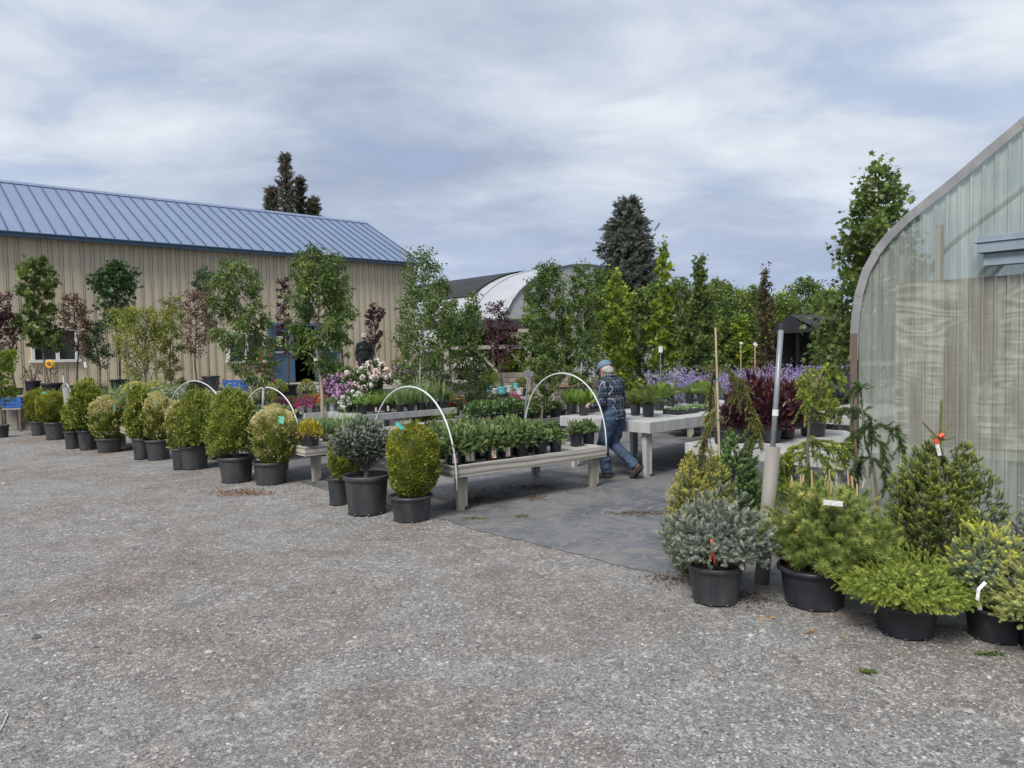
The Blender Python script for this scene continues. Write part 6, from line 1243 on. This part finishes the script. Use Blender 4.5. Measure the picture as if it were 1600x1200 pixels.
def hand(mb, w, d, side, curl=.5):
    """palm and five bent fingers; w wrist, d direction of the hand, side = thumb side vector"""
    d = nrm(np.array(d, float)); sd = nrm(np.array(side, float) - d * np.dot(side, d)); n = np.cross(d, sd); w = np.array(w, float)
    limb(mb, [w, w + d * .035, w + d * .08], [.024, .030, .028])
    for k, (o_, l) in enumerate(((.028, .068), (.010, .078), (-.009, .073), (-.027, .057))):
        b = w + d * .085 + sd * o_; c1_ = b + nrm(d + n * curl * .5) * l * .45; c2_ = c1_ + nrm(d * .7 + n * curl * 1.3) * l * .35; c3_ = c2_ + nrm(d * .3 + n * curl * 1.8) * l * .25; limb(mb, [b - d * .02, b, c1_, c2_, c3_], [.010, .0095, .009, .0085, .0075])
    b = w + d * .03 + sd * .024; c1_ = b + nrm(d * .8 + sd * .8) * .038; c2_ = c1_ + nrm(d + sd * .1 + n * .4) * .032; limb(mb, [b, c1_, c2_], [.013, .011, .009])
def person(label, cat, loc, rz, pose, shirt, pants, capm, beard, capback=True, glasses=False):
    p = {k: np.array(v, float) for k, v in pose.items() if not isinstance(v, (int, float))}; o = thing('person', label, cat, loc, rz)
    hd = p['head']; tilt = rotx(-pose.get('tilt', .25))
    def H(x, y, z): return hd + tilt @ np.array([x, y, z])
    b = MB(); limb(b, [p['pelvis'], p['waist'], p['chest']], [.105, .10, .095]); limb(b, [p['chest'] + [0, 0, .08], p['neck'], hd + [0, -.02, -.06]], [.055, .056, .055])
    sq(b, H(0, -.012, .03), (.078, .096, .098), tilt); sq(b, H(0, .018, -.045), (.062, .07, .07), tilt); sq(b, H(0, .05, -.075), (.035, .035, .03), tilt)
    limb(b, [H(0, .085, .02), H(0, .104, -.018)], [.011, .016]); sq(b, H(0, .083, -.062), (.024, .012, .011), tilt); limb(b, [H(-.035, .078, .03), H(0, .086, .032), H(.035, .078, .03)], [.012, .012, .012])
    for s_ in (-1, 1): sq(b, H(s_ * .079, -.01, -.005), (.012, .02, .032), tilt)
    for s_ in ('l', 'r'):
        sh, el, wr = p['sh_' + s_], p['el_' + s_], p['wr_' + s_]; limb(b, [sh, el, wr], [.048, .038, .026]); hand(b, wr, p['hd_' + s_], p['th_' + s_], pose.get('curl', .6))
        limb(b, [p['hip_' + s_], p['kn_' + s_], p['an_' + s_]], [.08, .052, .034])
    remeshed('body', b, M_SKIN, o, .0085, 1)
    e = MB()
    for s_ in (-1, 1):
        e = MB(); e.ell(H(s_ * .033, .083, .012), (.011, .007, .006), 8, 6, rot=tilt); e.build('eye', M_EYE, o)
    h = MB(); sq(h, H(0, -.03, -.005), (.087, .088, .085), tilt); sq(h, H(0, -.06, -.045), (.07, .055, .05), tilt); 
    h2 = remeshed('hair', h, M_HAIR, o, .012, 1)
    if beard: q = MB(); sq(q, H(0, .05, -.082), (.052, .05, .042), tilt); sq(q, H(0, .075, -.05), (.034, .022, .012), tilt); limb(q, [H(-.07, .012, -.03), H(-.05, .05, -.075), H(0, .07, -.095), H(.05, .05, -.075), H(.07, .012, -.03)], [.014, .02, .026, .02, .014]); remeshed('beard', q, M_HAIR, o, .009, 1)
    c = MB(); sq(c, H(0, -.012, .07), (.093, .108, .072), tilt); limb(c, [H(-.085, .0, .05), H(-.06, .08, .045), H(0, .1, .045), H(.06, .08, .045), H(.085, 0, .05), H(.06, -.09, .045), H(0, -.112, .045), H(-.06, -.09, .045), H(-.085, 0, .05)], [.011] * 9)
    cb_ = remeshed('cap', c, capm, o, .008, 2); br_ = MB(); 
    n_ = 9; V = []
    for i in range(n_):
        a = math.pi * (i / (n_ - 1)) ; x, y = math.cos(a) * .078, .075 + math.sin(a) * .02; x2, y2 = math.cos(a) * .075, .08 + math.sin(a) * .095; V += [H(x, y, .05), H(x2, y2, .032 - .012 * abs(math.cos(a)))]
    m_ = len(V); V2 = [v - [0, 0, .006] for v in V]; fs = []
    for i in range(n_ - 1): k = 2 * i; fs += [(k, k + 1, k + 3, k + 2), (m_ + k + 2, m_ + k + 3, m_ + k + 1, m_ + k), (k + 1, m_ + k + 1, m_ + k + 3, k + 3)]
    br_.add(V + V2, fs); br_.build('brim', capm, cb_, True)
    if capback: st_ = MB(); st_.tube([H(-.035, -.118, .025), H(0, -.124, .022), H(.035, -.118, .025)], .008, 6); st_.build('strap', M_SOLE, cb_)
    if glasses:
        gl = MB()
        for s_ in (-1, 1): gl.ell(H(s_ * .034, .094, .012), (.022, .005, .012), 10, 6, rot=tilt)
        gl.tube([H(-.08, 0, .015), H(-.06, .088, .016), H(.06, .088, .016), H(.08, 0, .015)], .003, 4); gl.build('glasses', M_EYE, o)
    t = MB(); ch, wa, pe = p['chest'], p['waist'], p['pelvis']
    for q_, r_ in ((ch + [0, 0, .12], (.175, .105, .08)), (ch, (.195, .135, .14)), (wa + [0, -.005, .04], (.185, .14, .14)), (wa + [0, 0, -.06], (.185, .145, .12)), (pe + [0, -.005, .02], (.19, .148, .10)), (pe + [0, -.01, -.07], (.19, .152, .05)), (ch + [0, -.03, .04], (.185, .12, .13))): sq(t, q_, r_)
    limb(t, [p['sh_l'], ch + [0, 0, .15], p['sh_r']], [.07, .085, .07]); limb(t, [p['neck'] + [0, -.012, -.03], p['neck'] + [0, -.005, .02]], [.075, .066])
    for s_ in ('l', 'r'): sh, el, wr = p['sh_' + s_], p['el_' + s_], p['wr_' + s_]; limb(t, [sh, (sh + el) / 2, el, (el + wr) / 2, wr - (wr - el) * .06], [.076, .068, .060, .052, .044])
    remeshed('shirt', t, shirt, o, .012, 2)
    co = MB(); nk = p['neck'] + [0, -.008, .028]
    co.tube([nk + [math.cos(a) * .07, math.sin(a) * .07, .012 * math.sin(-a)] for a in np.linspace(0, 6.283, 13)], .017, 6); co.build('collar', shirt, o, True)
    t = MB(); limb(t, [p['hip_l'] + [0, 0, .05], p['hip_r'] + [0, 0, .05]], [.115, .115]); sq(t, pe + [0, -.02, .0], (.17, .13, .12))
    for s_ in ('l', 'r'):
        h_, k_, a_ = p['hip_' + s_], p['kn_' + s_], p['an_' + s_]; limb(t, [h_, (h_ + k_) / 2, k_, (k_ + a_) / 2, a_ + (k_ - a_) * .06], [.112, .098, .082, .076, .074])
        f1 = k_ + (a_ - k_) * .55; sq(t, f1 + [.0, -.012, 0], (.082, .08, .022)); sq(t, k_ + (a_ - k_) * .82, (.083, .084, .022)); sq(t, k_ + (a_ - k_) * .15, (.088, .09, .02))
    remeshed('trousers', t, pants, o, .012, 2)
    for s_ in ('l', 'r'):
        a_, to = p['an_' + s_], p['to_' + s_]; d = nrm(to - a_ * [1, 1, 1] + [0, 0, 0]); fl = p['ft_' + s_]; fl = nrm(fl); u_ = nrm(np.cross(np.array([1., 0, 0]), fl)); u_ = u_ if u_[2] > 0 else -u_; rt = np.stack([np.cross(fl, u_), fl, u_], 1)
        base = a_ - u_ * .055; s = MB(); sq(s, base + fl * .0 + u_ * .012, (.046, .065, .055), rt); sq(s, base + fl * .085 - u_ * .004, (.048, .085, .040), rt); sq(s, base + fl * .14 - u_ * .01, (.046, .055, .030), rt); so = remeshed('shoe', s, M_SHOE, o, .008, 1)
        s = MB(); k = 14; P = [base + fl * (.06 + math.sin(a) * .145) + rt[:, 0] * math.cos(a) * (.047 - .006 * math.sin(a)) for a in np.linspace(0, 6.283, k, endpoint=False)]; s.add([q - u_ * .030 for q in P] + [q - u_ * .052 for q in P], [tuple(range(k)), tuple(range(k, 2 * k))[::-1]] + [(i, k + i, k + (i + 1) % k, (i + 1) % k) for i in range(k)]); s.build('sole', M_SOLE, so)
    return o
walk = dict(pelvis=(0, 0, .93), waist=(0, .01, 1.06), chest=(0, .035, 1.25), neck=(0, .06, 1.44), head=(0, .125, 1.555), tilt=.42,
            sh_l=(-.185, .03, 1.37), el_l=(-.255, .02, 1.10), wr_l=(-.2, .235, 1.03), hd_l=(.25, 1, .02), th_l=(.3, 0, 1), sh_r=(.185, .03, 1.37), el_r=(.26, .03, 1.10), wr_r=(.19, .25, 1.03), hd_r=(-.25, 1, .02), th_r=(-.3, 0, 1), curl=.8,
            hip_l=(-.09, -.01, .88), kn_l=(-.095, .12, .48), an_l=(-.085, .07, .085), to_l=(-.085, .2, .03), ft_l=(0, 1, -.02), hip_r=(.09, -.01, .88), kn_r=(.09, .06, .47), an_r=(.085, -.28, .20), to_r=(.085, -.2, .06), ft_r=(0, .62, -.75))
wp = gp(960, 747); sc_ = (zt(wp, 562)) / 1.70
wm_ = person('man in a navy plaid shirt, jeans and faded blue cap walking beside the tall table', 'person', wp, math.atan2(NX[1], NX[0]) - math.pi / 2 + .12, walk, M_PLAID, M_DENIM, M_CAPB, True)
wm_.scale = (sc_ * 1.06, sc_ * 1.04, sc_)
stand = dict(pelvis=(0, 0, .95), waist=(0, .01, 1.08), chest=(0, .0, 1.30), neck=(0, .0, 1.50), head=(0, .03, 1.62), tilt=.08,
             sh_l=(-.175, 0, 1.41), el_l=(-.25, -.03, 1.14), wr_l=(-.225, .08, .93), hd_l=(.1, .3, -1), th_l=(.2, 1, 0), sh_r=(.175, 0, 1.41), el_r=(.25, -.03, 1.14), wr_r=(.225, .08, .93), hd_r=(-.1, .3, -1), th_r=(-.2, 1, 0), curl=.5,
             hip_l=(-.1, 0, .9), kn_l=(-.11, .01, .49), an_l=(-.12, -.02, .085), to_l=(-.13, .1, .03), ft_l=(-.1, 1, -.02), hip_r=(.1, 0, .9), kn_r=(.11, .01, .49), an_r=(.12, -.02, .085), to_r=(.13, .1, .03), ft_r=(.1, 1, -.02))
bp = at_depth(571, 21.6, TZ); bm = person('bearded man in a dark green sweatshirt and tan cap standing before the tan wall', 'person', bp, math.pi + .15, stand, M_GREENS, M_TROU, M_KHAKI, True, False, True)
sc_ = (zt(bp, 519) - TZ) / 1.79; bm.scale = (sc_ * .96, sc_, sc_)
lg = MB(); lg.box((.085, .139, 1.33), (.06, .004, .018)); lg.build('chest_badge', M_TAGG, bm)
# ================================================================== SMALL THINGS
M_CRATE = mat('blue plastic crate', (.02, .09, .34), (.03, .12, .42), .45, 8, bump=.05)
def crate(P, w_, d_, h_, label, yaw=.15, group=None):
    o = thing('crate', label, 'crate', P, yaw, group)
    for (c, s_) in (((0, -d_ / 2, 0), (w_, .012)), ((0, d_ / 2, 0), (w_, .012)), ((-w_ / 2, 0, 0), (.012, d_)), ((w_ / 2, 0, 0), (.012, d_))):
        m = MB()
        for k in range(3): m.box((c[0], c[1], h_ * (.12 + .38 * k)), (s_[0] - (.013 if s_[0] > .02 else 0), s_[1] - (.013 if s_[1] > .02 else 0), h_ * .22))
        for k in range(5):
            f = (k / 4 - .5) * .96; m.box((c[0] + (f * w_ if s_[0] > .02 else 0), c[1] + (f * d_ if s_[1] > .02 else 0), h_ / 2), (.03, .016, h_) if s_[0] > .02 else (.016, .03, h_))
        m.build('side_panel', M_CRATE, o)
    m = MB(); m.box((0, 0, .01), (w_ - .03, d_ - .03, .02)); m.build('floor_panel', M_CRATE, o); return o
GC = 'blue nursery crates'
crate(at_depth(20, 19.4, .62), .62, .42, .26, 'blue crate at the far left beside the block wall', .1, GC); 
crate(at_depth(120, 19.6, .72), .5, .4, .22, 'blue crate behind the cone shrub at left', .1, GC)
crate(at_depth(303, 19.2, .66), .5, .4, .24, 'single blue crate left of the dense dark mound shrub', .1, GC)
crate(at_depth(367, 19.6, .95), .5, .4, .26, 'left blue crate of the pair under the peach tree', .1, GC); crate(at_depth(390, 19.4, .95), .45, .4, .26, 'right blue crate of the pair under the peach tree', .1, GC)
def table_small(P, w_, d_, h_, label, yaw):
    o = thing('crate_stand', label, 'stand', P, yaw); m = MB(); m.box((0, 0, h_ - .02), (w_, d_, .04)); m.build('top', M_WOOD, o)
    for x in (-1, 1):
        for y in (-1, 1): m = MB(); m.box((x * (w_ / 2 - .04), y * (d_ / 2 - .04), (h_ - .04) / 2), (.06, .06, h_ - .04)); m.build('leg', M_WOODB, o)
table_small(at_depth(20, 19.4, 0), .7, .5, .61, 'dark stand under the far left blue crate', .1)
# sunflower stake and heart wire
sp_ = at_depth(82, 19.0, .5); o = thing('sunflower_stake', 'yellow metal sunflower on a stake before the shed window', 'garden stake', sp_); zf = zt(sp_, 569) - .5
m = MB(); m.tube([(0, 0, 0), (0, 0, zf)], .012, 6); m.build('stake', M_SOLE, o)
m = MB(); rr = .105
for k in range(20):
    a = k * 2 * math.pi / 20; d = np.array([math.cos(a), 0, math.sin(a)]); t_ = np.array([-math.sin(a), 0, math.cos(a)]); c = np.array([0, -.02, zf]); m.add([c + d * rr * .5 + t_ * .014, c + d * rr * .5 - t_ * .014, c + d * rr * .85 - t_ * .018, c + d * rr * 1.3 + [0, .008, 0], c + d * rr * .85 + t_ * .018, c + d * rr * .85 + [0, -.01, 0]], [(0, 1, 5), (1, 2, 5), (2, 3, 5), (3, 4, 5), (4, 0, 5)])
m.tube([np.array([math.cos(a) * rr * .72, -.022, zf + math.sin(a) * rr * .72]) for a in np.linspace(0, 6.283, 25)], .03, 6)
m.build('petals', mat('sunflower yellow', (.75, .36, .015), (.8, .45, .02), .5, 8), o); m = MB(); m.ell((0, -.03, zf), (rr * .5, .02, rr * .5), 16, 8); m.build('flower_centre', mat('flower centre', (.22, .14, .08), (.12, .08, .05), .9, 60), o)
sp_ = at_depth(87, 18.8, .5); zf = zt(sp_, 578) - .5; m = MB(); m.tube([(0, 0, 0), (0, 0, zf - .14)], .009, 6); m.tube([(.085 * math.sin(a) ** 3 * 1.2, 0, zf - .03 + .006 * (13 * math.cos(a) - 5 * math.cos(2 * a) - 2 * math.cos(3 * a) - math.cos(4 * a))) for a in np.linspace(0, 6.283, 25)], .011, 6)
tag(m.build('heart_stake', M_SOLE, None, origin=(0, 0, 0)), 'black heart shaped wire stake below the sunflower', 'garden stake').location = tuple(sp_)
# display signs on sticks
def sign(px, D, ybase_z, ytop, w_, h_, m_, label, tilt=0, stick=M_PIPE, lean=0):
    P = at_depth(px, D, ybase_z); z = zt(P, ytop) - ybase_z; o = thing('plant_sign', label, 'sign', P); m = MB(); m.tube([(0, 0, 0), (lean, 0, z)], .014, 6); m.build('stick', stick, o); m = MB(); ct, st = math.cos(tilt), math.sin(tilt); m.box((lean, -.02, z), (w_, .02, h_), (np.array([ct, 0, st]), np.array([0, 1., 0]), np.array([-st, 0, ct]))); m.build('plate', m_, o)
sign(819, 13.2, .5, 584, .19, .09, M_GPOT, 'small dark sign plate on a leaning stick by the right hoop', 0, lean=.09); sign(1033, 17.5, 0, 546, .09, .14, M_TAGW, 'pale post with a white box on top behind the ferns')
sign(1180, 19.5, .3, 538, .08, .1, M_TAGW, 'small white diamond tag on a stick beyond the catmint', .78, M_BAMB); sign(1158, 19, .3, 536, .07, .06, M_TAGW, 'small white square tag on a stick beyond the catmint', 0, M_BAMB)
# bins, teal pots, tub
def binpot(kind_m, px, D, z, r, h, label, name='empty_pot', cat='pot'):
    o = thing(name, label, cat, at_depth(px, D, z)); m = pot_mb(r, h, 20, False); m.build('pot_body', [kind_m, M_POTD], o, True); m = MB(); m.lathe([(.001, h * .5), (r * .85, h * .5)], 20); m.build('fill', M_SOIL, o)
binpot(M_POTD, 745, 21.5, 0, .28, .55, 'black waste bin standing on the patio', 'bin', 'bin'); binpot(M_POTD, 785, 22.5, 0, .2, .42, 'smaller black bin right of the waste bin', 'bin', 'bin')
for px, z, r, h, mm, lab in [(762, .42, .16, .24, M_TEAL, 'left teal pot on the stone kerb'), (785, .38, .18, .26, M_TEAL, 'middle teal pot on the stone kerb'), (806, .55, .09, .2, M_TEAL, 'small teal pot behind the middle ones'), (772, .34, .17, .24, M_WPOT, 'white pot between the teal pots'), (795, .45, .13, .22, M_WPOT, 'white pot right of the middle teal pot'), (733, .3, .08, .2, M_WPOT, 'slim white pot left of the teal ones'), (812, .35, .13, .24, M_WPOT, 'white pot at the right end of the stone kerb')]: binpot(mm, px, 25.0, z, r, h, lab)
binpot(M_POT, 705, 15.0, 0, .26, .48, 'big black tub by the right end of the daylily bench', 'tub', 'tub'); binpot(M_POT, 722, 14.6, .0, .15, .3, 'empty black pot beside the big black tub')
for px, py, r, h, lab in [(330, 716, .16, .3, 'empty grey pot under the bench behind the loose green globe shrub'), (350, 715, .15, .3, 'grey black pot between the two largest left shrubs')]:
    o = thing('empty_pot', lab, 'pot', gp(px, py)); pot_mb(r, h, 20, False).build('pot_body', [M_POT, M_POTD], o, True)
tb = at_depth(848, 14.2, 0); o = thing('display_tub', 'wide black tub on a block under the small bright tree', 'tub', (tb[0], tb[1], .08)); m = MB(); m.lathe([(.001, 0), (.42, 0), (.5, .16), (.52, .18), (.49, .18), (.44, .05)], 26); m.build('tub', M_POTD, o, True)
# timber steps and boards near the terrace
for k, (px, D, z, w_) in enumerate([(610, 20.6, .18, 2.2), (625, 21.2, .36, 2.2), (640, 21.9, .54, 2.2)]):
    P = at_depth(px, D, z - .09); m = MB(); m.box((0, 0, 0), (w_, .42, .17)); bb = m.build('timber_step', M_WOOD); bb.location = tuple(P); bb.rotation_euler.z = .25; bevel(bb, .01); tag(bb, ['lowest', 'middle', 'top'][k] + ' timber step leading up to the terrace', 'step')
# stacked timber and benches beyond the planter
for px, D, z, w_, lab in [(915, 24, .7, 1.6, 'stack of pale boards beyond the brick planter'), (1070, 24, .55, 3.2, 'long pale timber bench beyond the ferns'), (1110, 26, .75, 2.6, 'distant white bench edge under the lime maples')]:
    P = at_depth(px, D, 0); o = thing('timber_bench', lab, 'bench', P); m = MB()
    for k in range(3): m.box((0, k * .02, z - .08 - k * .13), (w_, .5, .1))
    m.build('top_boards', M_WOODP, o)
    for x in (-.45, .45): m = MB(); m.box((x * w_, 0, (z - .42) / 2), (.1, .4, z - .42)); m.build('leg', M_WOOD, o)
# rows of stakes and slim pots beyond, and twisted items on the ground
o = thing('wire', 'bent white wire lying on the gravel at the lower left', 'wire', gp(0, 1150)); a = gp(-4, 1150) - gp(0, 1150); b = gp(12, 1118) - gp(0, 1150); m = MB(); m.tube([a + [0, 0, .006], (a + b) / 2 + [.004, 0, .008], b + [0, 0, .006]], .003, 6); m.build('strand', M_TAGW, o)
m = MB(); m.ell((0, 0, .008), (.03, .02, .014), 12, 8); bb = m.build('pebble', mat('pale stone', (.42, .41, .39), (.33, .32, .3), .8, 20)); bb.location = tuple(gp(327, 1021)); tag(bb, 'largest pale pebble lying on the gravel left of centre', 'stone')
table_small(at_depth(378, 19.5, 0), 1.2, .6, .94, 'plank stand holding the pair of blue crates under the peach tree', .1)
